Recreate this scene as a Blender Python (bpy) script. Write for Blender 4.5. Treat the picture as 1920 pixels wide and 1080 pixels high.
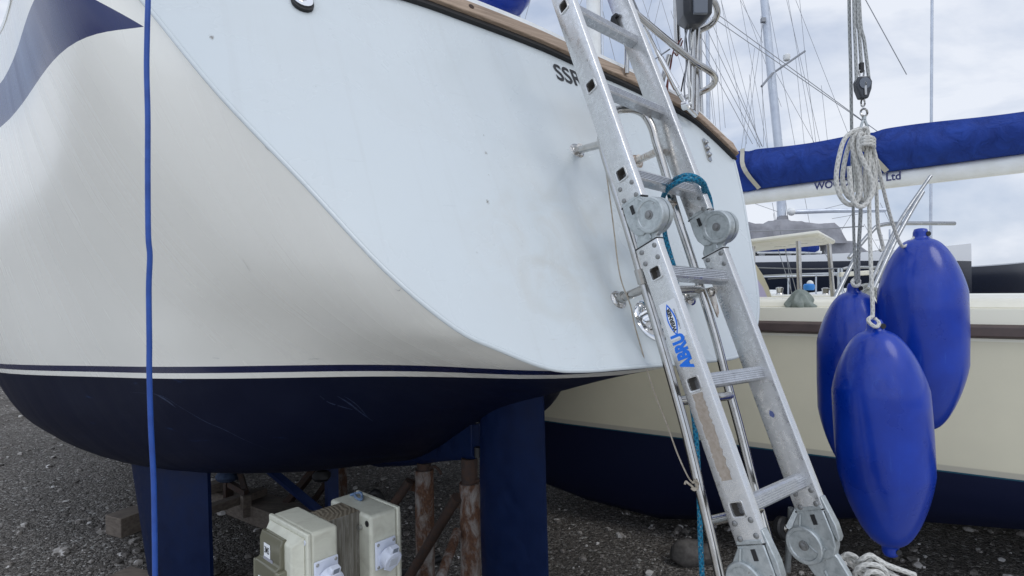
import bpy, math, random
import numpy as np
from mathutils import Vector, Matrix

random.seed(7); np.random.seed(7)
SC = bpy.context.scene
for o in list(bpy.data.objects):
    bpy.data.objects.remove(o)

# ------------------------------------------------------------------ camera
H = 1.5                                     # eye height above the gravel
FPX = 1082.0                                # focal length in photo pixels (1920 wide)
ROLL = math.radians(0.8)
cam_d = bpy.data.cameras.new('camera'); cam = bpy.data.objects.new('camera', cam_d)
SC.collection.objects.link(cam); SC.camera = cam
cam_d.sensor_width = 36.0; cam_d.lens = 36.0 * FPX / 1920.0
cam_d.clip_start = 0.05; cam_d.clip_end = 2000
cr, sr = math.cos(ROLL), math.sin(ROLL)
cam.matrix_world = Matrix(((cr, sr, 0, 0), (0, 0, -1, 0), (-sr, cr, 0, H), (0, 0, 0, 1)))   # level, rolled by 0.8 degrees

# ------------------------------------------------------------------ sky and sun (bright overcast)
SUN_AZ = math.radians(140)                  # measured clockwise from +Y (the view direction)
SUN_EL = math.radians(50)
SUN_DIR = Vector((math.sin(SUN_AZ) * math.cos(SUN_EL), math.cos(SUN_AZ) * math.cos(SUN_EL), math.sin(SUN_EL)))
W = bpy.data.worlds.new('World'); SC.world = W; W.use_nodes = True
wn, wl = W.node_tree.nodes, W.node_tree.links
wn.clear()
def wnode(t, **kw):
    n = wn.new(t)
    for k, v in kw.items(): setattr(n, k, v)
    return n
w_out = wnode('ShaderNodeOutputWorld')
w_sky = wnode('ShaderNodeTexSky', sky_type='NISHITA', sun_disc=False, sun_elevation=SUN_EL, sun_rotation=SUN_AZ)
w_b1 = wnode('ShaderNodeBackground'); w_b1.inputs[1].default_value = 0.12
wl.new(w_sky.outputs[0], w_b1.inputs[0])
w_tc = wnode('ShaderNodeTexCoord')
w_map = wnode('ShaderNodeMapping'); w_map.inputs['Scale'].default_value = (1.0, 1.0, 2.2)
wl.new(w_tc.outputs['Generated'], w_map.inputs[0])
w_n = wnode('ShaderNodeTexNoise'); w_n.inputs['Scale'].default_value = 3.2; w_n.inputs['Detail'].default_value = 7; w_n.inputs['Roughness'].default_value = 0.52
w_n.inputs['Distortion'].default_value = 0.35
wl.new(w_map.outputs[0], w_n.inputs['Vector'])
w_r = wnode('ShaderNodeValToRGB')
el = w_r.color_ramp.elements
el[0].position = 0.37; el[0].color = (0.43, 0.51, 0.67, 1)
el[1].position = 0.60; el[1].color = (0.77, 0.81, 0.89, 1)
wl.new(w_n.outputs['Fac'], w_r.inputs[0])
w_dot = wnode('ShaderNodeVectorMath', operation='DOT_PRODUCT'); w_dot.inputs[1].default_value = (-0.42, -0.63, 0.65)
wl.new(w_tc.outputs['Generated'], w_dot.inputs[0])
w_mr = wnode('ShaderNodeMapRange', interpolation_type='SMOOTHSTEP')
for i, v in zip((1, 2, 3, 4), (0.0, 1.0, 1.0, 1.6)): w_mr.inputs[i].default_value = v
wl.new(w_dot.outputs['Value'], w_mr.inputs[0])
w_b2 = wnode('ShaderNodeBackground')
wl.new(w_r.outputs[0], w_b2.inputs[0]); wl.new(w_mr.outputs[0], w_b2.inputs[1])
w_mask = wnode('ShaderNodeMapRange')
for i, v in zip((1, 2, 3, 4), (0.35, 0.6, 0.82, 0.97)): w_mask.inputs[i].default_value = v
wl.new(w_n.outputs['Fac'], w_mask.inputs[0])
w_mix = wnode('ShaderNodeMixShader')
wl.new(w_mask.outputs[0], w_mix.inputs[0]); wl.new(w_b1.outputs[0], w_mix.inputs[1]); wl.new(w_b2.outputs[0], w_mix.inputs[2])
wl.new(w_mix.outputs[0], w_out.inputs[0])
sl = bpy.data.lights.new('sun', 'SUN'); sl.energy = 0.6; sl.angle = math.radians(26); sl.color = (1.0, 0.97, 0.93)
sun = bpy.data.objects.new('sun', sl); SC.collection.objects.link(sun)
sun.rotation_euler = SUN_DIR.to_track_quat('Z', 'Y').to_euler()
SC.view_settings.view_transform = 'Standard'; SC.view_settings.look = 'None'
SC.view_settings.exposure = 0.12; SC.view_settings.gamma = 1.0; SC.view_settings.use_curve_mapping = False

# ------------------------------------------------------------------ geometry helpers
V = Vector
def ray(x, y):
    u = (x - 960) / FPX; v = (540 - y) / FPX
    return V((u * cr + v * sr, 1.0, -u * sr + v * cr))
def P(x, y, d):
    return ray(x, y) * d + V((0, 0, H))
def G(x, y, z=0.0):
    r = ray(x, y); return r * ((z - H) / r.z) + V((0, 0, H))

def cat_rom(pts, n):
    """Catmull-Rom through pts, n samples per span."""
    pts = [V(p) for p in pts]
    if len(pts) < 3 or n < 2: return pts
    out = []
    for i in range(len(pts) - 1):
        p0 = pts[i - 1] if i > 0 else pts[i] * 2 - pts[i + 1]
        p1, p2 = pts[i], pts[i + 1]
        p3 = pts[i + 2] if i + 2 < len(pts) else pts[i + 1] * 2 - pts[i]
        for k in range(n):
            t = k / n
            out.append(0.5 * ((2 * p1) + (p2 - p0) * t + (2 * p0 - 5 * p1 + 4 * p2 - p3) * t * t + (3 * p1 - p0 - 3 * p2 + p3) * t ** 3))
    out.append(pts[-1])
    return out

class MB:
    def __init__(s): s.v = []; s.f = []; s.m = []; s.uv = {}
    def add(s, vs, fs, m=0):
        b = len(s.v); s.v += [V(p) for p in vs]
        for f in fs: s.f.append([i + b for i in f]); s.m.append(m)
    def box(s, c, ax, h, m=0):
        """centre, 3 axes, 3 half sizes"""
        c = V(c); a = [V(ax[i]).normalized() * h[i] for i in range(3)]
        vs = [c + a[0] * x + a[1] * y + a[2] * z for x in (-1, 1) for y in (-1, 1) for z in (-1, 1)]
        s.add(vs, [(0, 1, 3, 2), (4, 6, 7, 5), (0, 4, 5, 1), (2, 3, 7, 6), (0, 2, 6, 4), (1, 5, 7, 3)], m)
    def bar(s, p, q, wdir, w, t, m=0):
        p, q = V(p), V(q); a = (q - p).normalized(); wd = V(wdir); wd = (wd - a * wd.dot(a)).normalized(); n = a.cross(wd)
        s.box((p + q) / 2, (a, wd, n), ((q - p).length / 2, w / 2, t / 2), m)
    def tube(s, pts, r, n=10, closed=False, caps=True, m=0):
        pts = [V(p) for p in pts]; N = len(pts)
        rs = r if isinstance(r, (list, tuple)) else [r] * N
        T = []
        for i in range(N):
            a = pts[(i - 1) % N] if (closed or i > 0) else pts[i]
            b = pts[(i + 1) % N] if (closed or i < N - 1) else pts[i]
            t = b - a; T.append(t.normalized() if t.length > 1e-9 else V((0, 0, 1)))
        ref = V((0, 0, 1)) if abs(T[0].z) < .9 else V((1, 0, 0))
        u = (ref - T[0] * ref.dot(T[0])).normalized()
        base = len(s.v); L = 0.0; Ls = []
        for i in range(N):
            if i: L += (pts[i] - pts[i - 1]).length
            Ls.append(L)
            u = u - T[i] * u.dot(T[i])
            u = u.normalized() if u.length > 1e-6 else T[i].orthogonal().normalized()
            w = T[i].cross(u)
            for k in range(n):
                a = 2 * math.pi * k / n
                s.v.append(pts[i] + (u * math.cos(a) + w * math.sin(a)) * rs[i])
        for i in range(N if closed else N - 1):
            j = (i + 1) % N
            lj = Ls[j] if j else Ls[i] + (pts[0] - pts[-1]).length
            for k in range(n):
                k2 = (k + 1) % n
                s.f.append([base + i * n + k, base + i * n + k2, base + j * n + k2, base + j * n + k]); s.m.append(m)
                s.uv[len(s.f) - 1] = [(k / n, Ls[i]), ((k + 1) / n, Ls[i]), ((k + 1) / n, lj), (k / n, lj)]
        if caps and not closed:
            s.f.append([base + k for k in range(n)][::-1]); s.m.append(m)
            s.f.append([base + (N - 1) * n + k for k in range(n)]); s.m.append(m)
    def cyl(s, p, q, r, n=20, r2=None, m=0):
        s.tube([p, q], [r, r if r2 is None else r2], n, m=m)
    def lathe(s, prof, o, ax, n=28, m=0, ref=None, sq=1.0):
        """prof: list of (radius, height) along ax"""
        o = V(o); a = V(ax).normalized(); u = a.orthogonal().normalized() if ref is None else (V(ref) - a * V(ref).dot(a)).normalized(); w = a.cross(u)
        base = len(s.v)
        for r, h in prof:
            for k in range(n):
                t = 2 * math.pi * k / n
                s.v.append(o + a * h + (u * math.cos(t) * r + w * math.sin(t) * r * sq))
        for i in range(len(prof) - 1):
            for k in range(n):
                k2 = (k + 1) % n
                s.f.append([base + i * n + k, base + i * n + k2, base + (i + 1) * n + k2, base + (i + 1) * n + k]); s.m.append(m)
        s.f.append([base + k for k in range(n)][::-1]); s.m.append(m)
        s.f.append([base + (len(prof) - 1) * n + k for k in range(n)]); s.m.append(m)
    def prism(s, pts2, o, ex, ey, ez, t, m=0):
        """polygon in plane ex,ey at o, extruded by t along ez"""
        o, ex, ey, ez = V(o), V(ex).normalized(), V(ey).normalized(), V(ez).normalized()
        n = len(pts2); a = [o + ex * p[0] + ey * p[1] for p in pts2]; b = [p + ez * t for p in a]
        s.add(a + b, [list(range(n))[::-1], [n + i for i in range(n)]] + [[i, (i + 1) % n, n + (i + 1) % n, n + i] for i in range(n)], m)
    def grid(s, rows, m=0, flip=False):
        n = len(rows[0]); base = len(s.v)
        for r in rows: s.v += [V(p) for p in r]
        for i in range(len(rows) - 1):
            for k in range(n - 1):
                f = [base + i * n + k, base + i * n + k + 1, base + (i + 1) * n + k + 1, base + (i + 1) * n + k]
                s.f.append(f[::-1] if flip else f); s.m.append(m)
    def ball(s, c, rad, n=12, m=0, jit=0.0, ax=None):
        c = V(c); rx, ry, rz = (rad, rad, rad) if not isinstance(rad, (tuple, list)) else rad
        A = ax or (V((1, 0, 0)), V((0, 1, 0)), V((0, 0, 1)))
        rows = []
        for i in range(n // 2 + 1):
            th = math.pi * i / (n // 2); row = []
            for k in range(n):
                ph = 2 * math.pi * k / n; j = 1 + (random.uniform(-jit, jit) if 0 < i < n // 2 else 0)
                row.append(c + A[0] * (rx * j * math.sin(th) * math.cos(ph)) + A[1] * (ry * j * math.sin(th) * math.sin(ph)) + A[2] * (rz * math.cos(th)))
            row.append(row[0]); rows.append(row)
        s.grid(rows, m)
    def build(s, name, mats, parent=None, smooth=True, bevel=0.0, angle=38, seg=2):
        c = V((0, 0, 0))
        if s.v:
            lo = V([min(p[i] for p in s.v) for i in range(3)]); hi = V([max(p[i] for p in s.v) for i in range(3)])
            c = (lo + hi) / 2
            if parent is None: c.z = lo.z
        me = bpy.data.meshes.new(name)
        me.from_pydata([tuple(p - c) for p in s.v], [], s.f)
        mats = mats if isinstance(mats, (list, tuple)) else [mats]
        for mm in mats: me.materials.append(mm)
        if len(mats) > 1: me.polygons.foreach_set('material_index', s.m)
        if s.uv:
            uvl = me.uv_layers.new(name='UVMap')
            for fi, uv in s.uv.items():
                for li, q in zip(me.polygons[fi].loop_indices, uv): uvl.data[li].uv = q
        me.validate()
        import bmesh as _b
        bm = _b.new(); bm.from_mesh(me); _b.ops.remove_doubles(bm, verts=bm.verts, dist=1e-5) if not s.uv else None
        _b.ops.recalc_face_normals(bm, faces=bm.faces); bm.to_mesh(me); bm.free()
        if smooth:
            me.polygons.foreach_set('use_smooth', [True] * len(me.polygons)); me.set_sharp_from_angle(angle=math.radians(angle))
        o = bpy.data.objects.new(name, me); SC.collection.objects.link(o)
        link(o, c, parent)
        if bevel:
            b = o.modifiers.new('bevel', 'BEVEL'); b.width = bevel; b.segments = seg; b.limit_method = 'ANGLE'; b.angle_limit = math.radians(40); b.harden_normals = False
        return o

def link(o, c, parent):
    o['wx'], o['wy'], o['wz'] = c.x, c.y, c.z
    if parent is not None:
        o.parent = parent; o.location = c - V((parent['wx'], parent['wy'], parent['wz']))
    else: o.location = c
def thing(name, label, cat, loc, group=None):
    o = bpy.data.objects.new(name, None); o.empty_display_size = .1; SC.collection.objects.link(o)
    link(o, V(loc), None); o['label'] = label; o['category'] = cat
    if group: o['group'] = group
    return o
def tag(o, label, cat, group=None):
    o['label'] = label; o['category'] = cat
    if group: o['group'] = group
    return o
def text(name, body, size, o, xd, yd, mat, parent, xs=1.0, bold=0.0, depth=0.0004, center=True):
    cu = bpy.data.curves.new(name, 'FONT'); cu.body = body; cu.size = size; cu.offset = bold; cu.extrude = depth
    cu.align_x = 'CENTER' if center else 'LEFT'; cu.align_y = 'CENTER' if center else 'BOTTOM_BASELINE'; cu.resolution_u = 4
    tmp = bpy.data.objects.new('tmp', cu); SC.collection.objects.link(tmp)
    bpy.context.view_layer.update()
    me = bpy.data.meshes.new_from_object(tmp.evaluated_get(bpy.context.evaluated_depsgraph_get()))
    bpy.data.objects.remove(tmp); bpy.data.curves.remove(cu)
    xd = V(xd).normalized(); yd = V(yd); yd = (yd - xd * yd.dot(xd)).normalized(); zd = xd.cross(yd); o = V(o)
    for v in me.vertices:
        c = v.co.copy(); v.co = xd * (c.x * xs) + yd * c.y + zd * c.z
    me.materials.clear(); me.materials.append(mat); me.name = name
    ob = bpy.data.objects.new(name, me); SC.collection.objects.link(ob); link(ob, o, parent)
    return ob

# ------------------------------------------------------------------ materials
def mat(name, col=(.5, .5, .5), rough=.5, metal=0.0, spec=.5, coat=0.0):
    m = bpy.data.materials.new(name); m.use_nodes = True
    b = m.node_tree.nodes['Principled BSDF']
    b.inputs['Base Color'].default_value = (*col, 1); b.inputs['Roughness'].default_value = rough
    b.inputs['Metallic'].default_value = metal; b.inputs['Specular IOR Level'].default_value = spec
    b.inputs['Coat Weight'].default_value = coat; b.inputs['Coat Roughness'].default_value = .12
    return m
class NT:
    """small node helper on a material"""
    def __init__(s, m): s.t = m.node_tree; s.b = s.t.nodes['Principled BSDF']
    def n(s, t, **kw):
        x = s.t.nodes.new(t)
        for k, v in kw.items(): setattr(x, k, v)
        return x
    def l(s, a, b): s.t.links.new(a, b)
    def pos(s): return s.n('ShaderNodeNewGeometry').outputs['Position']
    def obj(s): return s.n('ShaderNodeTexCoord').outputs['Object']
    def mapv(s, v, scale=(1, 1, 1), rot=(0, 0, 0), loc=(0, 0, 0)):
        x = s.n('ShaderNodeMapping'); x.inputs['Scale'].default_value = scale; x.inputs['Rotation'].default_value = rot; x.inputs['Location'].default_value = loc
        s.l(v, x.inputs[0]); return x.outputs[0]
    def noise(s, v, scale, detail=4, rough=.55, dist=0.0):
        x = s.n('ShaderNodeTexNoise'); x.inputs['Scale'].default_value = scale; x.inputs['Detail'].default_value = detail; x.inputs['Roughness'].default_value = rough; x.inputs['Distortion'].default_value = dist
        s.l(v, x.inputs['Vector']); return x.outputs['Fac']
    def voro(s, v, scale, feature='F1', out='Distance', rnd=1.0):
        x = s.n('ShaderNodeTexVoronoi', feature=feature); x.inputs['Scale'].default_value = scale; x.inputs['Randomness'].default_value = rnd
        s.l(v, x.inputs['Vector']); return x.outputs[out]
    def math(s, op, a, b=None, c=None, clamp=False):
        x = s.n('ShaderNodeMath', operation=op, use_clamp=clamp)
        for i, q in enumerate((a, b, c)):
            if q is None: continue
            if isinstance(q, (int, float)): x.inputs[i].default_value = q
            else: s.l(q, x.inputs[i])
        return x.outputs[0]
    def dot(s, v, w):
        x = s.n('ShaderNodeVectorMath', operation='DOT_PRODUCT'); x.inputs[1].default_value = w; s.l(v, x.inputs[0]); return x.outputs['Value']
    def dist(s, v, w):
        x = s.n('ShaderNodeVectorMath', operation='DISTANCE'); x.inputs[1].default_value = w; s.l(v, x.inputs[0]); return x.outputs['Value']
    def rng(s, v, a, b, c=0.0, d=1.0, smooth=False):
        x = s.n('ShaderNodeMapRange'); 
        if smooth: x.interpolation_type = 'SMOOTHSTEP'
        for i, q in zip((1, 2, 3, 4), (a, b, c, d)): x.inputs[i].default_value = q
        s.l(v, x.inputs[0]); return x.outputs[0]
    def mix(s, f, a, b):
        x = s.n('ShaderNodeMix', data_type='RGBA')
        if isinstance(f, (int, float)): x.inputs[0].default_value = f
        else: s.l(f, x.inputs[0])
        for i, q in ((6, a), (7, b)):
            if isinstance(q, (tuple, list)): x.inputs[i].default_value = (*q, 1) if len(q) == 3 else q
            else: s.l(q, x.inputs[i])
        return x.outputs[2]
    def ramp(s, v, stops):
        x = s.n('ShaderNodeValToRGB'); e = x.color_ramp.elements
        while len(e) < len(stops): e.new(.5)
        for k, (p, c) in zip(e, stops): k.position = p; k.color = (*c, 1)
        s.l(v, x.inputs[0]); return x.outputs[0]
    def col(s, c): s.l(c, s.b.inputs['Base Color'])
    def rough(s, r): s.l(r, s.b.inputs['Roughness'])
    def metal(s, r): s.l(r, s.b.inputs['Metallic'])
    def bump(s, h, strength=.3, dist=.002):
        x = s.n('ShaderNodeBump'); x.inputs['Strength'].default_value = strength; x.inputs['Distance'].default_value = dist
        s.l(h, x.inputs['Height']); s.l(x.outputs[0], s.b.inputs['Normal'])

def noisy(name, c1, c2, scale=20, rough=.5, metal=0.0, bump=0.0, detail=5, lo=.35, hi=.65, spec=.5, stretch=(1, 1, 1), rvar=.12, dist=0.0, bdist=.001, useobj=False):
    m = mat(name, c1, rough, metal, spec); t = NT(m)
    v = t.mapv(t.obj() if useobj else t.pos(), stretch)
    f = t.noise(v, scale, detail, .6, dist)
    t.col(t.mix(t.rng(f, lo, hi), c1, c2)); t.rough(t.rng(f, .3, .7, max(.03, rough - rvar), min(1, rough + rvar)))
    if bump: t.bump(f, bump, bdist)
    return m

# main yacht frame --------------------------------------------------
PSI = math.radians(35); RHO = math.radians(29); TR = math.tan(RHO)
S_ = V((math.cos(PSI), math.sin(PSI), 0)); F_ = V((-math.sin(PSI), math.cos(PSI), 0)); UP = V((0, 0, 1))
SCN, F0, ZB = 1.2163, 1.0818, -.222
def B(s, f, z): return S_ * (s + SCN) + F_ * (f + F0) + UP * (z + H)
def tsurf(s, z, off=0.0):
    """point on the raked transom, off metres outside it"""
    f = (z - ZB) * TR - .02 * max(0.0, 1 - (s / 1.1) ** 2)
    return B(s, f, z) + TN * off
TN = -F_ * math.cos(RHO) + UP * math.sin(RHO)
TU = F_ * math.sin(RHO) + UP * math.cos(RHO)         # up the slope of the transom
def onT(x, y, off=0.0):
    """(s, z) of the transom where photo pixel x, y falls"""
    r = ray(x, y); p0 = B(0, 0, ZB) - V((0, 0, H)); q = r * (TN.dot(p0) / TN.dot(r))
    return q.dot(S_) - SCN, q.z
def T(x, y, off=0.0):
    return tsurf(*onT(x, y), off)

# gelcoat of the transom: faint stains, scuffs and chips
M_tr = mat('white_gelcoat', (.80, .81, .80), .22, 0, .5, .3); t = NT(M_tr); p = t.pos()
big = t.noise(p, 2.3, 5, .6, .4)
c = t.mix(t.rng(big, .42, .7, 0, .5), (.59, .635, .645), (.55, .585, .585))
sc = t.math('MULTIPLY', t.rng(t.noise(t.mapv(p, (1, 1, 7), (0, .15, .6)), 16, 6, .7), .60, .72), t.rng(t.dist(p, T(1105, 655)), .08, .30, 1, 0))
c = t.mix(t.math('MULTIPLY', sc, .5), c, (.45, .46, .44))
# a pale ring-shaped stain left of the swim ladder
d1 = t.math('ADD', t.dist(p, T(1022, 540)), t.math('MULTIPLY', t.noise(p, 9, 4), .07))
ring = t.math('MULTIPLY', t.rng(d1, .085, .125, 0, 1, True), t.rng(d1, .125, .15, 1, 0, True))
c = t.mix(t.math('MULTIPLY', ring, .17), c, (.46, .43, .36))
# rubbed, greyer patch in the middle and dirty runs below the strake
gm = t.math('MULTIPLY', t.rng(t.dist(p, T(1055, 470)), .10, .42, 1, 0, True), t.rng(t.noise(t.mapv(p, (1.6, 1.6, 1)), 5.5, 6, .68, .9), .40, .66))
c = t.mix(t.math('MULTIPLY', gm, .34), c, (.50, .48, .425))
fl_ = t.n('ShaderNodeCombineXYZ'); t.l(t.dot(p, S_), fl_.inputs[0]); t.l(t.dot(p, TU), fl_.inputs[1])
rn = t.noise(t.mapv(fl_.outputs[0], (34, 1.3, 1)), 1, 5, .6, .15)
c = t.mix(t.math('MULTIPLY', t.rng(rn, .56, .74), .13), c, (.42, .415, .39))
scr = t.noise(t.mapv(fl_.outputs[0], (5, 60, 1), (0, 0, .5)), 1.2, 3, .5, 1.2)
c = t.mix(t.math('MULTIPLY', t.rng(scr, .70, .73), .10), c, (.36, .37, .37))
yl = t.math('MULTIPLY', t.rng(t.dist(p, T(1085, 235)), .02, .17, 1, 0, True), .3)
c = t.mix(yl, c, (.66, .63, .56))
for (x, y, r) in ((397, 71, .009), (905, 289, .007), (908, 380, .008), (901, 256, .004), (971, 462, .004), (888, 475, .004), (806, 500, .003), (963, 200, .003), (590, 163, .003), (812, 140, .003), (615, 70, .003), (370, 5, .004), (652, 20, .003), (910, 330, .004)):
    k = t.math('ADD', t.dist(t.mapv(p, (1, 1, .45)), tuple(a * b for a, b in zip(T(x, y), (1, 1, .45)))), t.math('MULTIPLY', t.noise(p, 240, 3, .7), .014))
    c = t.mix(t.rng(k, r * .6 + .0035, r * .95 + .005, .8, 0), c, (.14, .115, .085))
fl = t.rng(t.noise(p, 210, 3, .6), .73, .76)
c = t.mix(t.math('MULTIPLY', fl, .35), c, (.35, .34, .30))
t.col(c); t.rough(t.rng(big, .3, .7, .2, .34)); t.bump(t.noise(p, 3.2, 2), .05, .01)

# hull sides: cream-white gelcoat, cove stripe, boot top, antifouling
M_hull = mat('hull_paint', (.8, .8, .78), .25, 0, .5, .2); t = NT(M_hull); p = t.pos()
zz = t.math('SUBTRACT', t.dot(p, (0, 0, 1)), H); ff = t.math('SUBTRACT', t.dot(p, F_), F0); ss = t.math('SUBTRACT', t.dot(p, S_), SCN)
cmb = t.n('ShaderNodeCombineXYZ'); t.l(ff, cmb.inputs[0]); t.l(zz, cmb.inputs[1])
strk = t.noise(t.mapv(cmb.outputs[0], (9, .8, 1), (0, 0, .62)), 1.0, 4, .55, .25)
c = t.mix(t.rng(strk, .45, .75, 0, .22), (.86, .845, .775), (.76, .74, .67))
c = t.mix(t.rng(t.noise(p, 3, 5), .45, .75, 0, .15), c, (.70, .69, .63))
c = t.mix(t.math('MULTIPLY', t.rng(t.noise(p, 190, 3, .6), .73, .76), .4), c, (.35, .34, .30))
zp = t.math('ADD', zz, t.math('MULTIPLY', ff, .047))
af = t.noise(p, 4.5, 6, .6, .3)
strk2 = t.noise(t.mapv(cmb.outputs[0], (3, 16, 1), (0, 0, .5)), 1.4, 5, .65, .5)
navy = t.mix(t.rng(af, .4, .75, 0, .6), (.0026, .0048, .019), (.0075, .011, .029))
navy = t.mix(t.rng(strk2, .655, .70, 0, .35), navy, (.02, .05, .14))
boot = (.006, .010, .055)
inb = lambda a, b: t.math('MULTIPLY', t.math('GREATER_THAN', zp, a), t.math('LESS_THAN', zp, b))
cove = t.math('MULTIPLY', t.math('MULTIPLY', t.math('GREATER_THAN', zz, .622), t.math('LESS_THAN', zz, .76)), t.math('GREATER_THAN', ff, t.math('ADD', .508, t.math('MULTIPLY', t.math('SUBTRACT', zz, .62), 1.1))))
c = t.mix(cove, c, (.012, .02, .10))
c = t.mix(inb(-.230, -.205), c, boot)
below = t.math('LESS_THAN', zp, -.251)
c = t.mix(below, c, navy)
t.col(c); t.rough(t.math('ADD', t.rng(strk, .3, .7, .2, .33), t.math('MULTIPLY', below, .25)))
spn = t.math('SUBTRACT', .5, t.math('MULTIPLY', below, .37)); t.l(spn, t.b.inputs['Specular IOR Level'])
t.l(t.math('SUBTRACT', .2, t.math('MULTIPLY', below, .2)), t.b.inputs['Coat Weight'])
t.bump(t.noise(p, 2.6, 3), .06, .01)

M_white = noisy('white_paint', (.78, .79, .78), (.70, .70, .67), 9, .35)
M_af = noisy('navy_antifouling', (.0015, .0070, .034), (.0035, .0125, .052), 14, .5, 0, .25, lo=.3, hi=.75, spec=.16)
M_teak = mat('weathered_teak', (.3, .2, .13), .6); t = NT(M_teak); p = t.pos()
cx = t.n('ShaderNodeCombineXYZ'); t.l(t.dot(p, S_), cx.inputs[0]); t.l(t.dot(p, F_), cx.inputs[1]); t.l(t.dot(p, UP), cx.inputs[2])
g = t.noise(t.mapv(cx.outputs[0], (5, 90, 160)), 1, 5, .65, .3)
t.col(t.mix(t.rng(g, .36, .68), (.25, .175, .12), (.46, .345, .25))); t.bump(g, .3, .001)
M_dark = mat('black_rubber_and_shadow', (.012, .012, .013), .55)  # also colours the strips that stand for shadow
M_st = noisy('dull_steel_tube', (.40, .41, .42), (.32, .33, .34), 25, .32, .9)
M_ss = noisy('stainless_steel', (.50, .49, .47), (.37, .345, .31), 25, .13, 1.0, lo=.45, hi=.8, rvar=.07)
M_ssr = noisy('rust_stained_steel', (.62, .58, .52), (.30, .17, .09), 45, .3, .9, .1, lo=.45, hi=.72)
M_chr = mat('polished_chrome', (.8, .8, .8), .06, 1)
# aluminium: dull grey with mottled oxide and scratches
def alu(name, base, dark, ro):
    m = mat(name, base, ro, .85); t = NT(m); p = t.pos()
    a = t.noise(p, 48, 5, .62, 1.2); b_ = t.noise(p, 190, 4, .6); sc = t.noise(t.mapv(p, (60, 60, 9), (.4, .2, 0)), 6, 4, .7)
    c = t.mix(t.rng(a, .36, .68), base, dark)
    c = t.mix(t.rng(b_, .62, .72, 0, .45), c, (.34, .31, .27))
    c = t.mix(t.rng(sc, .66, .71, 0, .5), c, (.25, .24, .23))
    t.col(c); t.rough(t.rng(a, .3, .7, ro - .07, ro + .14)); t.metal(t.rng(a, .35, .7, .92, .68)); t.bump(b_, .05, .0006)
    return m
M_alu = alu('mottled_aluminium', (.70, .70, .695), (.585, .585, .58), .26)
M_rung = alu('worn_aluminium', (.60, .61, .63), (.42, .43, .45), .28)
M_galv = mat('galvanised_steel', (.5, .52, .52), .42, .75); t = NT(M_galv); p = t.pos()
sp = t.voro(p, 130, out='Color'); a = t.noise(p, 42, 5, .65, .4)
sx = t.n('ShaderNodeSeparateXYZ'); t.l(sp, sx.inputs[0]); c = t.mix(t.rng(sx.outputs[0], 0, 1, 0, .3), t.mix(t.rng(a, .35, .7), (.50, .53, .53), (.33, .36, .36)), (.62, .65, .65))
c = t.mix(t.rng(t.noise(p, 75, 4, .6), .65, .72, 0, .8), c, (.17, .15, .13)); t.col(c); t.rough(t.rng(a, .3, .7, .33, .55)); t.bump(a, .15, .001)
M_rivet = mat('rivet_steel', (.26, .26, .255), .42, .8)
M_inside = mat('rung_inside_shade', (.15, .135, .115), .5, .5)  # dark colour stands for the shade deep in the hollow rung
M_blue_txt = mat('blue_print', (.004, .16, .72), .4)
M_black_txt = mat('black_print', (.012, .012, .014), .45)
M_white_txt = mat('white_print', (.8, .82, .83), .4)
M_glue = noisy('old_sticker_glue', (.30, .245, .19), (.42, .36, .30), 120, .7, 0, .4, lo=.3, hi=.7)
def rope_mat(name, c1, c2, fl=None, k=60, amt=1.0):
    m = mat(name, c1, .8, 0, .2); t = NT(m); uv = t.n('ShaderNodeTexCoord').outputs['UV']
    sx = t.n('ShaderNodeSeparateXYZ'); t.l(uv, sx.inputs[0])
    w1 = t.math('SINE', t.math('ADD', t.math('MULTIPLY', sx.outputs[0], 6 * math.pi), t.math('MULTIPLY', sx.outputs[1], k * 6.283)))
    w2 = t.math('SINE', t.math('SUBTRACT', t.math('MULTIPLY', sx.outputs[0], 6 * math.pi), t.math('MULTIPLY', sx.outputs[1], k * 6.283)))
    h = t.math('MAXIMUM', w1, w2)
    c = t.mix(t.rng(h, -.4, .8), c2, c1)
    nz = t.noise(t.pos(), 55, 4, .6); c = t.mix(t.rng(nz, .4, .75, 0, .4), c, c2)
    if fl:
        f = t.rng(t.noise(t.pos(), 330, 2), .64, .68); c = t.mix(f, c, fl)
    t.col(c); t.bump(h, .6 * amt, .0015); return m
M_rope = rope_mat('white_braided_rope', (.62, .61, .57), (.44, .43, .40), k=50, amt=.7)
M_ropeg = rope_mat('grey_braided_rope', (.40, .41, .40), (.25, .255, .25), k=50, amt=.6)
M_teal = rope_mat('teal_braided_rope', (.02, .20, .33), (.008, .09, .17), (.5, .42, .28))
M_cord = noisy('beige_cord', (.42, .37, .30), (.30, .26, .20), 60, .8)
M_cordd = noisy('tan_cord', (.50, .45, .36), (.36, .31, .24), 60, .8)
M_cable = noisy('blue_cable_sheath', (.013, .072, .34), (.007, .042, .22), 26, .45, 0, .15, lo=.3, hi=.8)
M_fend = mat('blue_fender_vinyl', (.008, .022, .30), .3, 0, .34, .3); t = NT(M_fend); p = t.pos()
a = t.noise(p, 7, 5, .6); t.col(t.mix(t.rng(a, .35, .75), (.0005, .024, .27), (.001, .040, .39))); t.rough(t.rng(a, .3, .7, .22, .42)); t.bump(t.math('ADD', t.noise(p, 300, 2), t.math('MULTIPLY', t.noise(p, 11, 3), 3)), .10, .0012)
scf = t.noise(t.mapv(p, (40, 40, 5), (.3, .2, 0)), 1.6, 6, .7, .5); b0 = t.b.inputs['Base Color'].links[0].from_socket
c = t.mix(t.math('MULTIPLY', t.rng(scf, .60, .70), .35), b0, (.03, .10, .46)); c = t.mix(t.math('MULTIPLY', t.rng(t.noise(p, 5, 5, .6), .58, .72), .3), c, (.015, .04, .20)); t.col(c)
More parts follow.
